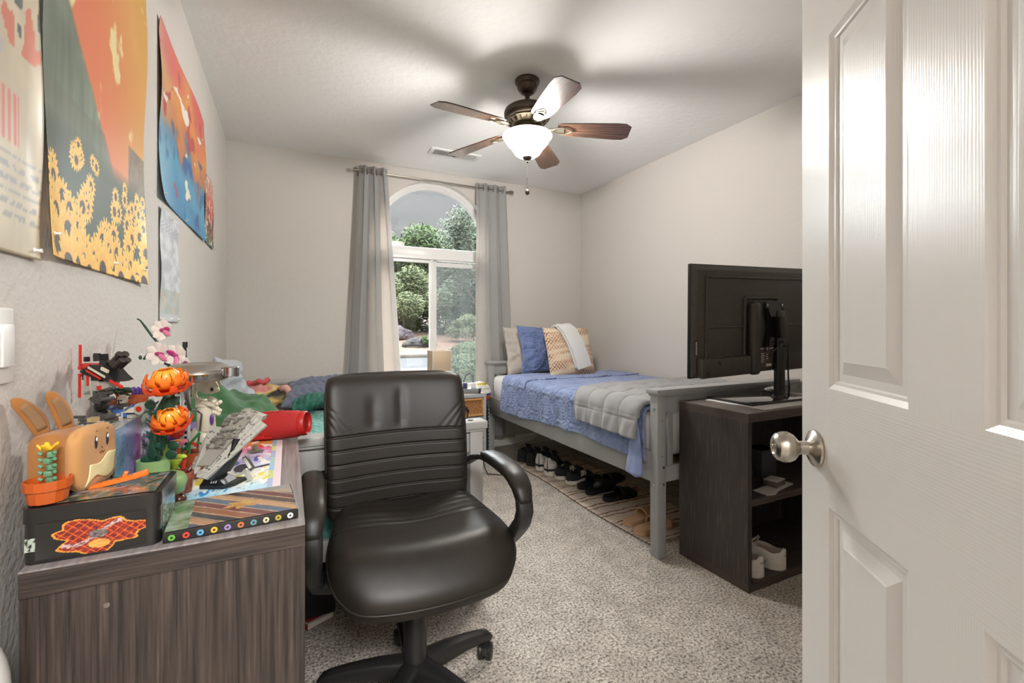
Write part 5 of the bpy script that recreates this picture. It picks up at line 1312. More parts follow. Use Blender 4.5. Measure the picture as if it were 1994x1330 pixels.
# binder
bd = thing('card_binder', 'slim glossy binder with bookshelf print and coloured dots on its black spine', 'binder', (-.186, .924, DZ+.0005), rad(4.5))
bw_, bl_ = .203, .158
obj('binder_body', G().b2(0, bw_, 0, bl_, .001, .0175, bev=.001), mat('binder_black', '#1a1917', .3, coat=.4), bd)
def at_bd(u, v):
    n = fb(u*6, v*5, 3); c = lerp(hx('#8a6a52'), hx('#6d4c3a'), .5+n)
    w = (u*1.0+v*.75); k = (w*7) % 1; ki = int(w*7)
    if .15 < u and k < .78: c = [hx('#5c2a2a'), hx('#3a4a5c'), hx('#a07a5a'), hx('#2c3038'), hx('#87563c'), hx('#6a3434'), hx('#4d6075'), hx('#b08a64'), hx('#3e2f2b')][ki % 9]
    if k > .93 and u > .15: c = hx('#c9b08c')
    if u < .16: c = mixc([(0, '#4d6a45'), (1, '#8f9a88')], .5+n+.2*fb(u*30, v*20))
    if hypot((u-.56)*1.3, (v-.5)*1.5) < .17+.05*sin(6*math.atan2(v-.5, u-.56)) and n > -.4: c = lerp(hx('#c9a24a'), hx('#a9743a'), .5+n)
    if u+v > 1.62: c = lerp(hx('#a8917a'), hx('#8f8c86'), sm(1.62, 1.9, u+v))
    if v > .86 and u > .75: c = hx('#8d8b86')
    return c
obj('cover_print', G().grid(lambda u, v: (.002+(bw_-.004)*u, .003+(bl_-.005)*v, .0182), 110, 80, col=at_bd), M_art, bd, smooth=180)
for k, c in enumerate(('#5ba63a', '#c9382c', '#5d9fd0', '#e3ad33', '#9c7fb8', '#c4703a', '#5d8f9c', '#cfc4a0', '#b5a23a', '#e6e2da')):
    if k > 8 and 0: break
    x = .012+.0197*k; g = G(); T_ = TR(x, -.0002, .0085) @ RX(90)
    g.lathe([(.0050, 0), (.0050, .0006)], M=T_, seg=20); g.lathe([(.0020, .0006), (.0020, .0009)], M=T_, seg=8, m=1)
    obj('type_dot', g, [mat('dot'+c, c, .4), mat('binder_black', '#1a1917', .3, coat=.4)], bd, smooth=30)
# art print under the ship
def at_mat(u, v):
    if u > .93 or v > .985: return hx('#e0cfd2')
    if u > .88: return [hx('#7fb8b0'), hx('#8a9fd0'), hx('#b9c85a'), hx('#6fb4d8')][int(v*9) % 4] if (v*60) % 1 > .2 else hx('#e8e6e0')
    n = fb(u*4, v*5, 8)
    c = mixc([(0, '#7fc0d8'), (.18, '#cfe3ea'), (.30, '#ece6c0'), (.42, '#d5dcec'), (.52, '#b7a6dc'), (.62, '#e2e0f0'), (.72, '#d988bc'), (.80, '#e87a58'), (.9, '#eda24a'), (1, '#cf4a35')], v+.10*n)
    k = fb(u*9, v*11, 17)
    if k > .30: c = [hx('#3b8fc9'), hx('#e3d24a'), hx('#4c5fa8'), hx('#d9488f'), hx('#d9382c')][min(4, int((v+.12*n)*5.2))]
    if abs(k) < .012: c = hx('#4a4650')
    if hypot((u-.62)*1.0, (v-.42)*1.4) < .09 or (abs(v-.38-.2*(u-.6)) < .015 and .55 < u < .95): c = hx('#2b2936')
    if abs(fb(u*7, v*7, 30)) > .55: c = hx('#f0eee8')
    return c
ap = thing('art_print', 'colourful watercolour art print lying flat on the desk under the wedge ship', 'art print', (-.245, 1.085, DZ+.0004))
obj('print', G().grid(lambda u, v: (.228*u, .595*v, .0009+.0004*sin(9*u+7*v)), 120, 260, col=at_mat), M_artm, ap, smooth=180)
# tall printed carton
CZ0, CZ1 = DZ, .900
ct = thing('printed_carton', 'tall printed carton with blue to violet side holding the mech and small pots', 'carton', (-.392, 1.112, DZ+.0005))
cwx, cwy, chh = .092, .345, CZ1-DZ
obj('carton_body', G().b2(0, cwx, 0, cwy, 0, chh, bev=.0008), mat('carton_grey', '#bdb6a8', .6), ct, smooth=0)
def at_side(u, v):
    c = mixc([(0, '#79b8d6'), (.22, '#8fb0dc'), (.36, '#9c8cc8'), (.48, '#a8608a'), (.56, '#8d93a8'), (.75, '#a89fc0'), (1, '#c9c2c4')], u+.05*fb(u*5, v*5))
    c = lerp(c, hx('#6fc3b8'), .5*sm(.3, 0, v)*(u < .45)); c = lerp(c, hx('#5f3a6a'), .5*sm(.45, 0, v)*sm(.3, .45, u)*(u < .52))
    if u < .50 and fb(u*60, v*26) > .28: c = lerp(c, hx('#4f5f9a'), .45)
    if u > .52:
        k = fb(u*11, v*9, 50); 
        if k > .18: c = hx('#d9d4d0')
        elif k < -.30: c = hx('#5f5a68')
        if abs(k) < .02: c = hx('#3a3640')
    return c
obj('side_print', G().grid(lambda u, v: (cwx+.0006, .001+(cwy-.002)*u, .001+(chh-.002)*v), 120, 60, col=at_side), M_art, ct, smooth=180)
obj('end_print', G().grid(lambda u, v: (.001+(cwx-.002)*u, -.0006, .001+(chh-.002)*v), 36, 60, col=lambda u, v: (hx('#3f5a38') if u > .95 else (hx('#8d8474') if fb(u*8, v*12, 4) > .22 else lerp(hx('#c4b698'), hx('#b0a184'), v)))), M_art, ct, smooth=180)
obj('top_print', G().grid(lambda u, v: (.001+(cwx-.002)*u, .001+(cwy-.002)*v, chh+.0006), 36, 90, col=lambda u, v: (hx('#8f8478') if abs(fb(u*6, v*22, 4)) < .06 else lerp(hx('#cfc8ba'), hx('#b0a698'), .5+fb(u*3, v*9)))), M_art, ct, smooth=180)
BT = CZ1+.0015
def studs(g, x0, x1, y0, y1, z, n, m, mm=0, r=.0022):
    for i in range(n):
        for j in range(m): g.lathe([(r, 0), (r, .0015)], o=(x0+(x1-x0)*(i+.5)/n, y0+(y1-y0)*(j+.5)/m, z), seg=10, m=mm)
# walker robot toy
mech = thing('toy_walker', 'black and red brick-built walker robot with propeller and twin cannons on the carton', 'toy robot', (-.342, 1.208, BT), CR+rad(-16))
g = G().box((.004, 0, .008), (.038, .030, .010), bev=.002).box((.018, -.004, .016), (.020, .020, .010), bev=.002).box((-.008, .0, .018), (.018, .018, .012), R=RY(20), bev=.002).box((-.012, .0, .004), (.022, .034, .006), bev=.001)
obj('foot', g, M_dgr, mech, smooth=30)
g = G().sph((-.004, 0, .034), .013, 20).cyl((-.010, 0, .028), (.008, 0, .022), .004).box((.006, -.008, .036), (.004, .004, .020), R=RY(30))
obj('ankle_joint', g, M_bk, mech, smooth=60)
g = G().box((-.016, 0, .058), (.030, .022, .022), R=RY(35), bev=.002).box((-.002, .0, .048), (.018, .020, .018), R=RY(-25), bev=.002).box((.006, -.006, .056), (.012, .012, .018), R=RY(20), bev=.001)
g.cyl((.004, -.014, .060), (.004, .014, .060), .004).cyl((.012, -.012, .050), (.012, .012, .050), .004)
obj('leg', g, M_dgr, mech, smooth=30)
g = G().b2(-.034, -.014, -.014, .014, .058, .102, bev=.001).prism([(-.034, .06), (-.022, .048), (-.012, .055), (-.012, .07)], .028, M=TR(0, .014, 0) @ RX(90)).b2(-.014, .004, -.012, .012, .066, .092, bev=.002)
g.prism([(.004, .068), (.030, .075), (.034, .088), (.004, .086)], .020, M=TR(0, .010, 0) @ RX(90))
obj('torso', g, [M_lgr], mech, smooth=0)
g = G().b2(-.023, -.017, -.0155, -.010, .078, .100).b2(.004, .012, -.014, -.008, .070, .078).b2(.012, .024, -.010, .002, .090, .106, bev=.002)
obj('red_detail', g, M_red, mech, smooth=0)
g = G().box((-.024, 0, .116), (.045, .020, .012), bev=.003).box((-.052, 0, .115), (.020, .008, .006), bev=.002).cyl((-.058, -.004, .115), (-.058, .004, .115), .005)
obj('nose', g, M_red, mech, smooth=30)
g = G().box((-.0565, -.006, .134), (.0045, .003, .052)).box((-.0585, -.006, .072), (.0045, .003, .044)).cyl((-.057, -.008, .112), (-.057, .0, .112), .004).cyl((-.057, -.008, .097), (-.057, .002, .097), .0035)
pr_ = obj('propeller', g, M_red, mech, smooth=0)
obj('propeller_hub', G().box((-.050, 0, .104), (.006, .010, .034)).box((-.047, 0, .130), (.008, .008, .010), bev=.001).cyl((-.058, -.004, .104), (-.058, .004, .104), .003), M_bk, pr_)
g = G().prism([(-.030, .108), (-.010, .121), (.022, .119), (.046, .100), (.062, .090), (.048, .086), (.010, .094), (-.028, .100)], .034, M=TR(0, .017, 0) @ RX(90))
g.box((-.006, 0, .134), (.018, .018, .014), R=RY(-5), bev=.001).box((-.001, -.010, .141), (.016, .003, .005)).box((.012, 0, .124), (.020, .016, .008), R=RY(15)).box((-.004, 0, .096), (.030, .026, .018), bev=.002)
obj('cockpit', g, M_bk, mech, smooth=0)
obj('stripe', G().box((.010, -.0178, .106), (.052, .001, .0045), R=RY(21)).box((.034, -.018, .111), (.020, .003, .006), R=RY(18)), M_brickw, mech, smooth=0)
obj('blade_sabre', G().box((.062, -.016, .084), (.036, .004, .006), R=RY(20), bev=.001).box((.003, -.019, .101), (.044, .002, .003), R=RY(21)), M_red, mech, smooth=0)
g = G().cyl((.018, 0, .116), (.040, 0, .128), .0035)
for y in (-.005, .005):
    g.cyl((.034, y, .124), (.052, y, .139), .0055).cyl((.052, y, .139), (.057, y, .143), .0068, seg=8)
    g.cyl((.042, y, .116), (.060, y, .128), .0055).cyl((.058, y, .127), (.063, y, .131), .0065, seg=8)
g.box((.042, 0, .122), (.020, .020, .014), R=RY(-30), bev=.002)
obj('twin_cannon', g, mat('toy_brown_black', '#2b211e', .35), mech, smooth=30)
# flat grey ship
t_ = thing('toy_spacecraft', 'small flat grey brick spacecraft on the near end of the carton', 'toy spacecraft', (-.350, 1.150, BT), CR+rad(6))
g = G().prism([(-.038, -.016), (.030, -.016), (.040, .0), (.030, .016), (-.038, .016)], .010).b2(-.030, -.008, -.012, .012, .010, .016, bev=.001).b2(.0, .028, -.005, .005, .010, .014).cyl((-.042, -.012, .008), (-.034, -.012, .008), .003).cyl((-.042, .012, .008), (-.034, .012, .008), .003)
studs(g, -.005, .025, -.014, -.006, .010, 3, 1); obj('hull', g, M_lgr, t_, smooth=0)
obj('tan_plate', G().b2(-.030, .012, -.0175, -.013, .0, .004).b2(.008, .016, -.01, .01, .010, .022), mat('toy_tan', '#b39a6c', .35), t_, smooth=0)
obj('gun_barrel', G().cyl((-.005, -.010, .013), (.036, -.010, .013), .0016, seg=8).cyl((-.03, .006, .022), (-.008, .006, .022), .003, seg=8).b2(-.012, .004, -.004, .012, .014, .020), M_dgr, t_, smooth=30)
# blue and white cruiser with helmeted driver
t_ = thing('toy_cruiser', 'blue and white brick cruiser with engine pod and helmeted rider, edge of the carton', 'toy spacecraft', (-.328, 1.268, BT), CR)
g = G().b2(-.020, .020, -.012, .016, .002, .018, bev=.001).prism([(-.034, .018), (-.018, .014), (-.018, .020), (-.034, .024)], .030, M=TR(0, .016, 0) @ RX(90)).prism([(.018, .014), (.036, .026), (.036, .030), (.018, .020)], .030, M=TR(0, .016, 0) @ RX(90))
obj('hull', g, M_blue, t_, smooth=0)
g = G().b2(-.036, -.012, -.014, -.008, .008, .018).b2(.017, .038, -.014, -.008, .012, .024).b2(-.013, .013, -.0135, -.0115, .0, .004).b2(-.014, -.011, -.0135, -.0115, .0, .014).b2(.011, .014, -.0135, -.0115, .0, .014)
obj('white_panel', g, M_brickw, t_, smooth=0)
g = G()
for x in (-.007, .005): g.cyl((x, -.0155, .008), (x, -.012, .008), .0035, seg=12)
for x in (-.028, .030): g.box((x, -.008, .004), (.012, .012, .007))
obj('engine_stud', g, M_lgr, t_, smooth=30)
g = G().cyl((.048, -.012, .020), (.048, .014, .020), .0125, seg=24); g.cyl((.048, -.0135, .020), (.048, -.012, .020), .006, seg=16, m=1); obj('engine_pod', g, [M_lgr, M_red], t_, smooth=30)
rd = obj('rider', G().sph((.002, .002, .030), (.009, .006, .008), 14).b2(-.005, .009, -.003, .006, .016, .028, bev=.002).cyl((-.008, 0, .028), (-.012, -.006, .020), .003).cyl((.012, 0, .028), (.016, -.006, .020), .003), M_dgr, t_, smooth=60)
g = G().lathe([(.0085, .031), (.0095, .034), (.0095, .040), (.0075, .0455), (.004, .048), (.001, .0485)], o=(.002, .001, 0), seg=20); g.box((.002, -.0082, .0375), (.012, .003, .002), m=1).box((.002, -.0085, .034), (.002, .002, .006), m=1)
obj('helmet', g, [M_brickw, M_bk], rd, smooth=40)
# bonsai pots
def pot(g, r0, r1, h, rim=.004, seg=24, m=0): g.lathe([(r0, 0), (r1*.92, h*.62), (r1*.93, h*.66), (r1, h*.66), (r1, h), (r1-rim*.6, h), (r1-rim, h*.85), (.001, h*.85)], seg=seg, m=m)
t_ = thing('toy_bonsai', 'brick-built bonsai tree in a wide terracotta pot on the carton', 'toy plant', (-.356, 1.362, BT), CR)
g = G(); pot(g, .026, .032, .028); obj('pot', g, M_terra, t_, smooth=30)
obj('trunk', G().tube([(0, 0, .022), (-.002, 0, .032), (-.008, .002, .040), (-.018, .002, .046)], [.005, .004, .003, .002], 8).tube([(0, 0, .034), (.010, 0, .042), (.022, .0, .046)], [.003, .003, .002], 8), M_terra, t_, smooth=60)
g = G(); rn = random.Random(3)
for k in range(16): g.sph((rn.uniform(-.028, .030), rn.uniform(-.012, .012), .044+rn.uniform(-.004, .012)-.0002*k), (.010, .008, .0035), 10)
obj('foliage', g, M_dg, t_, smooth=180)
t_ = thing('toy_violet', 'purple brick flowers in the smaller terracotta pot right of the bonsai', 'toy plant', (-.332, 1.418, BT), CR)
g = G(); pot(g, .016, .020, .032); obj('pot', g, M_terra, t_, smooth=30)
g = G()
for k in range(12):
    a = k*2.4; r = .004+.0012*k; g.sweep([(r*cos(a), r*sin(a), .030), (r*cos(a)*1.3, r*sin(a)*1.3, .044), ((r+.008)*cos(a), (r+.008)*sin(a), .047)], [.002, .005, .002], .0015, side=(-sin(a), cos(a), 0), seg=6)
obj('petals', g, M_pur, t_, smooth=60)
# orchid
oro = thing('toy_orchid', 'brick-built white and pink orchid arching over the carton near the wall', 'toy plant', (-.300, 1.500, DZ+.0005), CR)
K = 1.20/886*1.0
def opx(px, py, dy=0, d=1.185): return ((px-308)/886*d, dy, 1.097-DZ-(py-638)/886*d)   # local offsets in metres
obj('pot', G().lathe([(.024, 0), (.034, .01), (.036, .05), (.038, .052), (.038, .062), (.034, .062), (.032, .05), (.001, .05)], seg=28), M_dg, oro, smooth=40)
g = G().tube([(0, 0, .05), (-.002, 0, .15)]+[opx(*p) for p in ((322, 745), (318, 705), (300, 672), (285, 655), (272, 637), (262, 624), (256, 621))], [.004, .0035, .0035, .003, .003, .003, .003, .002, .002], 8)
g.tube([(0, .01, .05), (.004, .01, .15)]+[opx(*p, .01) for p in ((335, 738), (322, 718), (300, 708), (284, 690), (270, 693), (263, 702))], [.004, .0035, .003, .003, .003, .003, .0035, .003], 8)
g.sph(opx(262, 698), (.004, .004, .006), 8).sph(opx(284, 682), .003, 8)
obj('stem', g, M_dg, oro, smooth=180)
g = G().tube([(0, .02, .05), (.0, .02, .10)]+[opx(*p, .01) for p in ((328, 740), (328, 700))], .0035, 8, m=0).tube([(.02, .02, .05), (.02, .02, .10)]+[opx(*p, .01) for p in ((346, 740), (346, 672))], .0035, 8).cyl(opx(346, 678, .01), opx(346, 667, .01), .006)
obj('support_rod', g, M_bk, oro, smooth=60)
g = G()
for s in (-1, 1): g.sweep([(0, 0, .055), (s*.03, -.01, .105), (s*.055, -.02, .12), (s*.085, -.03, .115)], [.006, .016, .015, .002], .002, side=(0, 1, 0), seg=8)
g.sweep([(0, 0, .06), (-.02, .0, .13), (-.035, 0, .165), (-.075, .0, .158)], [.005, .012, .012, .002], .002, side=(0, 1, 0), seg=8)
obj('leaf', g, M_dg, oro, smooth=60)
def petal(g, c, ang, L_, w, tilt=-.4, m=0, cup=.25):
    T_ = TR(*c) @ RY(ang)
    def f(u, v): s = sin(pi*min(1, .08+.92*v))**.7; x = (u-.5)*2*w*s; return (x, tilt*L_*v*.6+cup*x*x/w-.002, L_*v)
    g.grid(f, 8, 8, m=m, M=T_)
def orchid(px, py, sc, angs, ph):
    c = opx(px, py, -.004); g = G()
    for a in angs: petal(g, c, a, .028*sc, .013*sc)
    f_ = obj('blossom', g, mat('orchid_white', '#e3d6cc', .3), oro, smooth=180, solid=.0012)
    g = G()
    for a in ph: petal(g, (c[0], c[1]-.004, c[2]), a, .022*sc, .006*sc, m=0)
    g.sph((c[0], c[1]-.008, c[2]), (.006*sc, .004, .004*sc), 10)
    obj('lip', g, M_mag, f_, smooth=180, solid=.001)
    g = G(); petal(g, (c[0]+.004, c[1]-.008, c[2]-.002), ph[0]+8, .028*sc, .006*sc); obj('pink_petal', g, M_pink, f_, smooth=180, solid=.001)
orchid(312, 643, 1.05, (-40, 10, 60, 190, 230, -80), (110, 80)); orchid(303, 690, 1.15, (-110, -60, 0, 40, 200, 150), (110, 125)); orchid(338, 693, 1.1, (-30, 20, 70, 120, 170, 230), (165, -60)); orchid(352, 712, .8, (60, 100, 30, 150), (80, 60))
# chrysanthemum in sage planter
cg = thing('toy_chrysanthemum', 'two orange brick chrysanthemums on thick green stems in a sage oval planter', 'toy plant', (-.245, 1.150, DZ+.0015), CR)
DD = .93
def cpx(px, py, dy=0, d=DD): return ((px-303)/886*d, dy, 1.097-DZ-(py-638)/886*d)
def oval(g, prof, ax, ay, o=(0, 0, 0), seg=40, m=0):
    k = len(g.bm.verts); g.lathe(prof, seg=seg, m=m); g.bm.verts.ensure_lookup_table()
    for v in g.bm.verts[k:]: v.co.x = v.co.x*ax+o[0]; v.co.y = v.co.y*ay+o[1]; v.co.z += o[2]
g = G(); oval(g, [(.030, 0), (.044, .004), (.056, .020), (.062, .042), (.060, .050), (.056, .056), (.038, .058)], 1.0, .66)
oval(g, [(.029, .055), (.030, .088), (.026, .088), (.025, .078), (.001, .078)], 1.0, .8, (-.002, 0, 0))
obj('planter', g, M_sand, cg, smooth=40)
g = G()
for k in range(-3, 4): a = rad(-70+12*k); g.box((.0585*cos(a), .0585*.66*sin(a), .040), (.003, .010, .008), R=Matrix.Rotation(a, 4, 'Z'))
obj('tan_trim', g, mat('toy_tan', '#b39a6c', .35), cg, smooth=0); obj('soil', G().lathe([(.024, .079), (.001, .080)], seg=20), M_soil, cg)
g = G(); g.cyl((.0, 0, .078), (.004, 0, .185), .0095, .008, 10).tube([(.004, 0, .17), cpx(318, 790), cpx(328, 772)], [.008, .006, .006], 10).tube([(.002, -.004, .12), cpx(326, 870, -.01), cpx(336, 845, -.015)], [.006, .006, .005], 10)
g.sweep([(0, .0, .08), (.006, -.014, .10), (.004, -.012, .13)], [.004, .009, .003], .002, side=(1, 0, 0))
rn = random.Random(8)
for k in range(13):
    z = .095+.0085*k; s_ = -1 if k % 3 else 1; g.prism([(0, -.005), (.016, 0), (.006, .006), (0, .005)], .002, M=TR(.004*0, -.004, z) @ RY(-35 if s_ > 0 else 215) @ RZ(0))
for px, py, a in ((292, 895, 200), (300, 788, 180), (345, 780, 20), (336, 790, -10), (344, 866, 10), (340, 884, 20)):
    c = cpx(px, py, -.006); g.sph(c, (.012, .003, .010), 10)
obj('stem', g, M_dg, cg, smooth=40)
def mum(px, py, R_, tilt, d=DD):
    c = cpx(px, py, -.012); T_ = TR(*c) @ RX(tilt) 
    g = G()
    for ring_, (n, r, el, L_, w, m) in enumerate(((9, .9, -10, 1.0, .21, 1), (10, .75, 16, 1.0, .20, 0), (9, .55, 42, .85, .17, 2), (7, .35, 66, .65, .13, 2))):
        for k in range(n):
            a = 360*k/n+ring_*14; B_ = T_ @ RZ(a) @ RY(-el)
            P = [(R_*.15, 0, 0), (R_*.5*L_, 0, -.14*R_), (R_*.85*L_, 0, -.06*R_), (R_*1.02*L_, 0, .18*R_), (R_*1.0*L_, 0, .46*R_)]
            g.sweep(P, [.07*R_, w*R_, w*R_*1.05, w*R_*.95, .11*R_], [.03*R_, .04*R_, .04*R_, .04*R_, .02*R_], side=(0, 1, 0), seg=6, m=m, M=B_)
    g.sph((0, 0, -.0), R_*.34, 12, M=T_, m=1)
    return g
obj('flower_head', mum(338, 752, .039, 12), [M_or, mat('toy_red_orange', '#dd4a16', .3), M_or2], cg, smooth=60)
obj('flower_head', mum(347, 822, .033, 28), [M_or, mat('toy_red_orange', '#dd4a16', .3), M_or2], cg, smooth=60)
g = G().tube([cpx(345, 838, -.012), cpx(347, 845, -.02)], [.012, .002], 10)
# potted little plants behind the planter
def px_thing(name, label, cat, px, d, z=DZ+.0005, rz=CR):
    u = (px-997)/886; x = d*(sin(YAW)+u*cos(YAW)); y = d*(cos(YAW)-u*sin(YAW)); return thing(name, label, cat, (round(x, 3), round(y, 3), z), rz)
t_ = px_thing('toy_red_flower', 'red brick flower with yellow centre on a bright green stem', 'toy plant', 352, 1.065)
g = G(); pot(g, .014, .017, .026); obj('pot', g, M_terra, t_, smooth=30)
obj('stem', G().tube([(0, 0, .02), (.003, 0, .06), (-.006, 0, .10)], [.006, .005, .004], 10).sph((.004, -.004, .045), (.013, .010, .020), 14).tube([(.006, 0, .07), (.022, 0, .085), (.040, 0, .105), (.046, 0, .112)], .003, 8).tube([(.022, 0, .085), (.046, 0, .086), (.055, 0, .080)], .0025, 8).tube([(.018, 0, .03), (.020, 0, .08), (.016, 0, .095)], .003, 8), M_gr, t_, smooth=60)
g = G()
for k in range(9): a = 2*pi*k/9; g.sph((-.007+.013*cos(a), -.004, .118+.013*sin(a)), (.008, .006, .008), 10)
g.sph((-.007, -.002, .118), (.016, .008, .016), 12); obj('flower_head', g, M_red, t_, smooth=60)
obj('flower_centre', G().box((-.006, -.012, .120), (.009, .004, .009), bev=.001), M_yel, t_)
obj('bud', G().box((.034, -.004, .086), (.013, .005, .004), R=RY(25)).box((.040, -.004, .082), (.006, .005, .005)), M_red, t_)
t_ = px_thing('toy_lily', 'lime green brick plant with pink flower in a small copper pot', 'toy plant', 357, .985)
g = G(); pot(g, .016, .020, .045, seg=14); obj('pot', g, mat('toy_copper', '#8f4a33', .22), t_, smooth=30)
g = G()
for k in range(7): a = k*.9; g.tube([(.010*cos(a), .010*sin(a), .045), (.014*cos(a+.5), .014*sin(a+.5), .052)], .0035, 8)
obj('brown_twig', g, mat('toy_reddish', '#5e2a22', .3), t_)
g = G().lathe([(.006, .05), (.008, .062), (.016, .072), (.017, .076)], o=(-.014, -.006, 0), seg=20).b2(-.036, -.026, -.010, .0, .072, .096, bev=.001).b2(-.030, -.020, -.010, .0, .088, .106, bev=.001).sph((.0, -.008, .080), (.014, .006, .005), 12).b2(-.026, -.016, -.006, .004, .04, .076)
obj('lime_leaf', g, M_lime, t_, smooth=30)
obj('flower_stalk', G().tube([(-.008, 0, .06), (-.010, 0, .10)], .003, 8).tube([(0, 0, .05), (.004, 0, .075)], .0035, 8), M_red, t_)
g = G().lathe([(.004, .096), (.010, .104), (.017, .108), (.016, .112), (.006, .110)], o=(-.010, 0, 0), seg=12); obj('flower_head', g, M_pink, t_, smooth=30); obj('flower_centre', G().lathe([(.006, .110), (.005, .1135)], o=(-.010, 0, 0), seg=12), M_or2, t_)
t_ = px_thing('toy_terracotta_pot', 'empty terracotta brick pot behind the wedge ship', 'toy pot', 378, 1.085)
g = G(); pot(g, .021, .028, .062, seg=20); obj('pot', g, M_terra, t_, smooth=30); obj('soil', G().lathe([(.022, .053), (.001, .054)], seg=20), M_soil, t_)
t_ = px_thing('toy_log', 'dark brown round brick piece between the tin and the planter', 'toy piece', 349, .905)
obj('ball_part', G().sph((0, 0, .014), .0125, 20).sph((-.008, .004, .010), .010, 16), M_brn, t_, smooth=180); obj('peg', G().cyl((.004, -.002, .024), (.010, -.004, .030), .003, seg=10).cyl((.002, -.010, .010), (.006, -.018, .012), .003, seg=10).cyl((-.008, 0, .02), (-.014, .0, .028), .003, seg=10), M_brn, t_)
# rabbit figure
rb = px_thing('toy_rabbit', 'cream brick-built rabbit figure standing under the disc lamp', 'toy figure', 392, 1.175)
def rp_(px, py, y=0, d=1.175): return ((px-392)/886*d, y, 1.097-DZ-(py-638)/886*d)
g = G(); c = rp_(394, 850); g.sph((c[0], 0, c[2]-.006), (.034, .028, .034), 24); obj('hip', g, M_brickw, rb, smooth=180)
g = G().cyl((.0, 0, 0), (.0, 0, .055), .024, .026, 24); obj('base_block', g, M_brickw, rb, smooth=30)
g = G(); a, b_ = rp_(401, 838), rp_(401, 790); g.cyl(a, b_, .022, .019, 24).cyl(b_, rp_(401, 784), .022, .018, 24); obj('torso', g, M_brickw, rb, smooth=30)
g = G(); c = rp_(404, 752); g.sph(c, (.027, .022, .020), 24, R=RY(20)).sph((c[0]+.022, -.006, c[2]-.009), (.012, .012, .008), 16).sph((c[0]+.006, -.002, c[2]+.010), (.016, .014, .014), 16); hd = obj('head', g, M_brickw, rb, smooth=180)
c = rp_(421, 757); obj('eye', G().sph((c[0], -.017, c[2]), (.0035, .003, .005), 12), M_bk, hd, smooth=180)
g = G().tube([rp_(391, 750), rp_(385, 745), rp_(379, 752), rp_(378, 768), rp_(382, 777), rp_(390, 778)], [.004, .0055, .006, .006, .005, .004], 10).tube([rp_(412, 740, .002), rp_(420, 732, .002), rp_(425, 742, .002), rp_(427, 752, .004)], [.003, .005, .005, .003], 10).sweep([rp_(398, 744), rp_(397, 736), rp_(396, 728)], [.010, .010, .004], .004, side=(1, 0, 0))
obj('ear', g, M_brickw, hd, smooth=60)
g = G().cyl(rp_(401, 783, -.014), rp_(428, 788, -.02), .0055, seg=12).box(rp_(392, 786), (.022, .02, .022), bev=.003).cyl(rp_(408, 776), rp_(424, 780, -.01), .006, seg=12)
for p in ((426, 780), (433, 784), (438, 781), (430, 801), (437, 797), (432, 793), (426, 800), (435, 803)): g.sph(rp_(p[0], p[1], -.02), .0055, 12)
obj('arm_with_balls', g, M_brickw, rb, smooth=60)
obj('purple_wing', G().sph(rp_(420, 815, -.016), (.005, .004, .014), 12), M_pur, rb, smooth=180)
pb = px_thing('toy_purple_base', 'purple faceted brick base behind the rabbit figure', 'toy piece', 372, 1.225)
g = G().prism([(-.055, .095), (-.02, .082), (.0, .10), (.02, .085), (.045, .06), (.045, 0), (-.055, 0)], .05, M=TR(0, .03, 0) @ RX(90)); obj('block', g, M_pur, pb, smooth=0)
g = G()
for k in range(6): g.b2(-.05+.017*k, -.036+.017*k, -.0215, -.0195, .005, .06)
obj('grey_grille', g, M_dgr, pb, smooth=0)
# disc lamp
dl = px_thing('desk_lamp', 'silver disc-shaped lamp head on thin rods above the rabbit figure', 'desk lamp', 392, 1.10)
def lp_(px, py, y=0, d=1.10): return ((px-392)/886*d, y, 1.097-DZ-(py-638)/886*d)
M_sil = mat('lamp_silver', '#9d9891', .3, .75); M_chr = mat('chrome', '#b9bcc0', .12, 1)
c = lp_(388, 724); rD = 55/886*1.10
obj('lamp_head', G().lathe([(rD*.70, -.022), (rD*.86, -.018), (rD*.95, -.010), (rD, -.002), (rD*.985, .002), (rD*.99, .006), (rD*.85, .016), (rD*.70, .0195), (rD*.66, .0175), (.001, .0185)], o=(c[0], 0, c[2]), seg=56), M_sil, dl, smooth=30)
g = G().lathe([(.017, -.012), (.019, -.010), (.019, .010), (.017, .012)], o=(lp_(448, 723)[0], 0, c[2]), seg=28).box((lp_(434, 722)[0], -.010, c[2]), (.022, .02, .016), bev=.003)
obj('hinge', g, M_chr, dl, smooth=30)
obj('brass_screw', G().cyl(lp_(410, 727, -.069), lp_(420, 727, -.066), .0025, seg=10).cyl(lp_(426, 727, -.060), lp_(431, 727, -.05), .0025, seg=10), mat('brass', '#b5883a', .3, 1), dl)
g = G()
for o_ in (0, 4): g.tube([lp_(403+o_, 724, -.070), lp_(403+o_, 745, -.076), lp_(403+o_, 760, -.074), lp_(398+o_, 778, -.06), lp_(391+o_, 793, -.04), lp_(384, 800, .0), lp_(376, 812, .03), (-.05, .05, .006)], .0022, 8)
obj('lamp_cord', g, mat('cord_grey2', '#6d6862', .5), dl, smooth=180)
g = G().lathe([(.045, 0), (.045, .008), (.03, .012)], o=(-.075, .02, 0), seg=32); obj('lamp_base', g, M_sil, dl)
g = G()
for px in (338, 352): g.b2(lp_(px, 0)[0]-.006, lp_(px, 0)[0]+.006, -.004+.02, .004+.02, .008, lp_(0, 732)[2])
obj('perforated_rod', g, mat('rod_grey', '#c9cac9', .4), dl, smooth=0)
g = G()
for px in (338, 352):
    for k in range(16): g.b2(lp_(px, 0)[0]-.003, lp_(px, 0)[0]+.003, .0155, .0161, .04+.014*k, .048+.014*k)
obj('rod_hole', g, M_bk, dl, smooth=0); obj('lamp_arm', G().cyl(lp_(345, 728, .02), lp_(372, 726, .0), .006, seg=12), M_sil, dl)
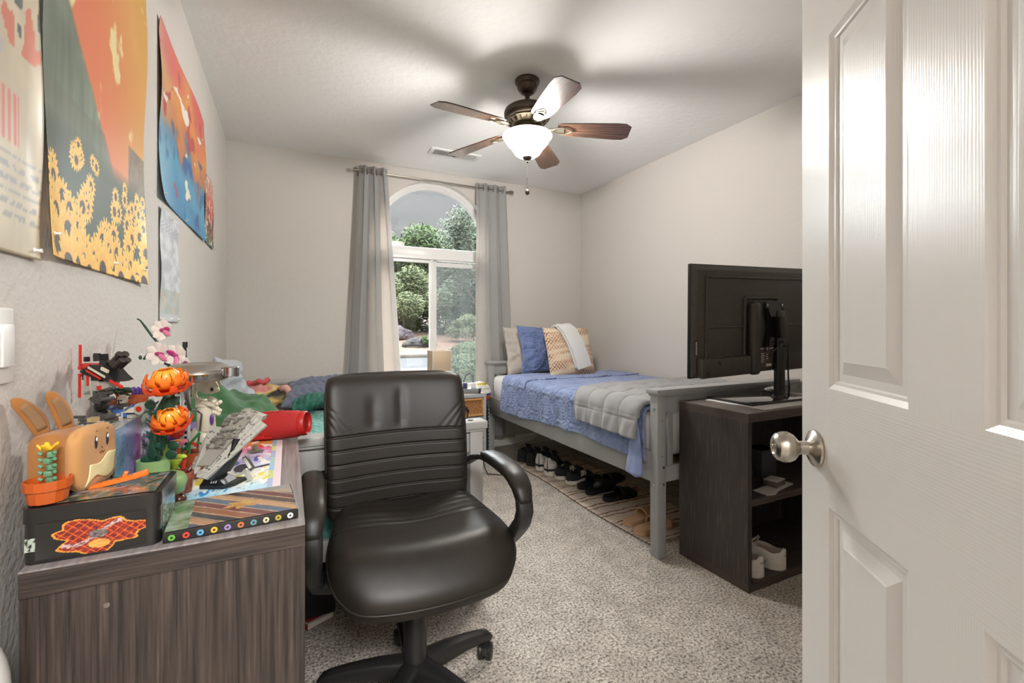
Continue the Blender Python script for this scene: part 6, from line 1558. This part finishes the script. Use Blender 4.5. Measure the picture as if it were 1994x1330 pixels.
# wedge shaped ship on black stand
ws = px_thing('toy_wedge_ship', 'light grey brick wedge-shaped spaceship tilted nose down on a black stand', 'toy spacecraft', 440, 1.03, z=DZ+.002)
def wpx(px, py, y=0, d=1.03): return ((px-440)/886*d, y, 1.097-DZ-.002-(py-638)/886*d)
def slab(g, pts, th, m=0):
    a = [Vector(p) for p in pts]; n = (a[1]-a[0]).cross(a[2]-a[0]).normalized()*th
    A = [g.bm.verts.new(p) for p in a]; B = [g.bm.verts.new(p+n) for p in a]
    g.bm.faces.new(A).material_index = m; g.bm.faces.new(list(reversed(B))).material_index = m
    for k in range(len(a)): g.bm.faces.new((A[k], B[k], B[(k+1) % len(a)], A[(k+1) % len(a)])).material_index = m
    return n
nose = wpx(402, 922, -.03)
def bil(P, u, v):  # quad P: a (nose-left) b c d
    a, b_, c, d_ = [Vector(p) for p in P]; return (a*(1-u)+b_*u)*(1-v)+(d_*(1-u)+c*u)*v
WR = [wpx(404, 920, -.035), wpx(424, 925, -.035), wpx(500, 838, .045), wpx(470, 818, .050)]
WL = [wpx(386, 918, -.02), wpx(401, 914, -.035), wpx(424, 848, .055), wpx(382, 842, .055)]
for Wg, nm in ((WR, 'right'), (WL, 'left')):
    g = G(); n = slab(g, Wg, .006)
    nn = n.normalized(); nn = -nn if nn.y > 0 else nn; sgn = 1 if n.dot(nn) > 0 else -1; base_ = nn*(.006 if sgn > 0 else 0)
    rn = random.Random(4 if nm == 'right' else 5)
    nu_, nv_ = (4, 12) if nm == 'right' else (4, 9)
    for i in range(nu_):
        for j in range(nv_):
            if rn.random() < .25: continue
            u0, u1 = (i+.05)/nu_, (i+1-.05)/nu_; v0, v1 = (j+.04)/nv_, (j+1-.04)/nv_
            slab(g, [bil(Wg, *q)+base_-nn*.0004 for q in ((u0, v0), (u1, v0), (u1, v1), (u0, v1))], sgn*(.0016+.0016*rn.random()))
    for k in range(26):
        u, v = rn.uniform(.1, .85), rn.uniform(.1, .9); slab(g, [bil(Wg, *q)+base_ for q in ((u, v), (u+.08, v), (u+.08, v+.018), (u, v+.018))], sgn*.0036, m=1)
    obj('hull_plate', g, [mat('ship_light_grey', '#a5a299', .4), mat('ship_dark_grey', '#6a665e', .4)], ws, smooth=0)
g = G(); rn = random.Random(12)
core = [wpx(400, 905, -.02), wpx(425, 905, -.02), wpx(478, 815, .055), wpx(428, 822, .055)]
slab(g, core, .012)
for k in range(90):
    p = bil(core, rn.random(), .25+.75*rn.random()); s = rn.uniform(.003, .009); g.box(p+Vector((0, -.004, .006))+Vector((0, 0, rn.uniform(0, .010))), (s*1.6, s*1.2, s), R=RZ(rn.uniform(-30, 30)) @ RX(35), m=k % 2)
for k in range(5): p = bil(core, .2+.13*k, .62); g.cyl(p+Vector((0, -.014, .014)), p+Vector((.004, .004, .020)), .0035, seg=10, m=0)
obj('engine_deck', g, [mat('ship_mid_grey', '#8e8a80', .35), mat('ship_dark_grey', '#6a665e', .4)], ws, smooth=0)
g = G().box(wpx(450, 818, .05), (.040, .022, .012), R=RY(-14), bev=.001).box(wpx(474, 817, .052), (.040, .020, .012), R=RY(18), bev=.001)
studs(g, -.002, .03, .03, .055, wpx(0, 812)[2], 3, 2); obj('bridge', g, mat('ship_light_grey', '#a5a299', .4), ws, smooth=0)
obj('nose_block', G().box(wpx(412, 913, -.03), (.018, .014, .010), R=RY(10), bev=.001), mat('ship_light_grey', '#a5a299', .4), ws, smooth=0)
# stand
g = G(); g.prism([(-.040, -.030), (.012, -.030), (.026, -.010), (.030, .030), (-.020, .030), (-.048, -.010)], .008)
g.prism([(-.040, .008), (.012, .008), (-.002, .020), (-.034, .020)], .045, M=TR(0, .02, 0) @ RX(90))
path = [(-.020, -.012, .015), (-.012, -.006, .032), (.004, 0, .050), (.016, .010, .075), (.020, .015, .10)]
g.sweep(path, [.020, .019, .016, .013, .012], [.016, .014, .010, .008, .006], side=(.5, .85, 0), seg=12, ex=.5)
sd_ = obj('display_stand', g, M_bk, ws, smooth=30)
g = G().tube([(.022+.030*cos(a), .0, .052+.030*sin(a)) for a in [rad(190+9*k) for k in range(16)]], .003, 8).box((.046, .004, .022), (.010, .006, .026), R=RY(-28), bev=.001)
obj('stand_clip', g, M_lgr, sd_, smooth=60)
g = G()
for k in range(3): g.box((-.016+.005*k, -.0262, .014), (.0016, .0006, .0055), R=RY(20))
obj('white_mark', g, mat('label_white', '#dcdad6', .5), sd_, smooth=0)
t_ = px_thing('toy_plate_piece', 'small taupe round brick piece on the far end of the art print', 'toy piece', 498, 1.30, z=DZ+.003)
obj('rotor', G().cyl((0, 0, 0), (0, 0, .006), .012, seg=10).box((0, 0, .003), (.044, .010, .004)).box((0, 0, .003), (.012, .036, .004)), mat('toy_taupe', '#857b6a', .35), t_, smooth=0); obj('hub', G().cyl((0, 0, .006), (0, 0, .020), .005, seg=12).box((-.006, 0, .012), (.008, .006, .010)), mat('toy_taupe', '#857b6a', .35), t_, smooth=30)
t_ = px_thing('toy_plaque', 'small white and grey tile plaque leaning right of the black ship stand', 'toy piece', 484, 1.13, z=DZ+.003)
obj('tile', G().box((0, 0, .018), (.012, .008, .038), R=RY(-32), bev=.001), M_dgr, t_); obj('white_face', G().box((-.001, -.0045, .019), (.008, .001, .030), R=RY(-32)), mat('label_white', '#dcdad6', .5), t_)
# red speaker
sp_ = thing('red_speaker', 'red cylindrical portable speaker at the far end of the desk', 'speaker', (-.050, 1.640, DZ+.0445), rot=(Matrix.Rotation(-YAW+rad(3), 3, 'Z') @ Matrix.Rotation(rad(-4), 3, 'Y')).to_euler())
M_sp = mat('speaker_red_mesh', '#9c1714', .75, bump=(500, .6, .001), n=(300, '#ad1e1a', .3, .7)); M_sr = mat('speaker_red_rubber', '#ac1915', .45)
T_ = RY(90)
obj('fabric_body', G().lathe([(.030, -.105), (.036, -.098), (.0415, -.085), (.044, -.05), (.0445, 0), (.044, .05), (.0415, .085), (.036, .098)], M=T_, seg=48), M_sp, sp_, smooth=180)
for s in (-1, 1): obj('end_ring', G().lathe([(.0385, s*.094), (.0395, s*.100), (.038, s*.110), (.035, s*.114), (.031, s*.112), (.030, s*.104)], M=T_, seg=40), M_sr, sp_, smooth=60)
obj('port_flap', G().sweep([(-.055, -.031, -.030), (.015, -.031, -.030)], .006, .003, side=(0, .7, .7), seg=12).box((-.03, -.036, -.028), (.05, .006, .010), bev=.003), M_sr, sp_, smooth=60)
obj('control_strip', G().box((-.01, .0, .0445), (.10, .018, .002), bev=.0008), M_sr, sp_)
# ------------------------------------------------------------------ groups of repeated things
for names, grp in ((('sneaker', 'high_top', 'striped_sneaker', 'slide_sandal'), 'shoes lined up on the striped rug'), (('tan_slide',), 'pair of tan slides behind the bed post'),
                   (('white_sneaker',), 'white sneakers in the shelf unit'), (('curtain',), 'curtain panels beside the window'), (('poster',), 'posters pinned to the left wall'),
                   (('single_bed',), 'matching single beds'), (('mattress',), 'mattresses of the two beds'), (('hedge',), 'clipped hedges outside the window'), (('garden_rock',), 'rocks in the gravel bed'),
                   (('tree', 'pine_tree'), 'trees outside the window'), (('shrub',), 'bushes outside the window')):
    for o in list(S.objects):
        if not o.parent and 'label' in o and o.name.split('.')[0] in names: o['group'] = grp
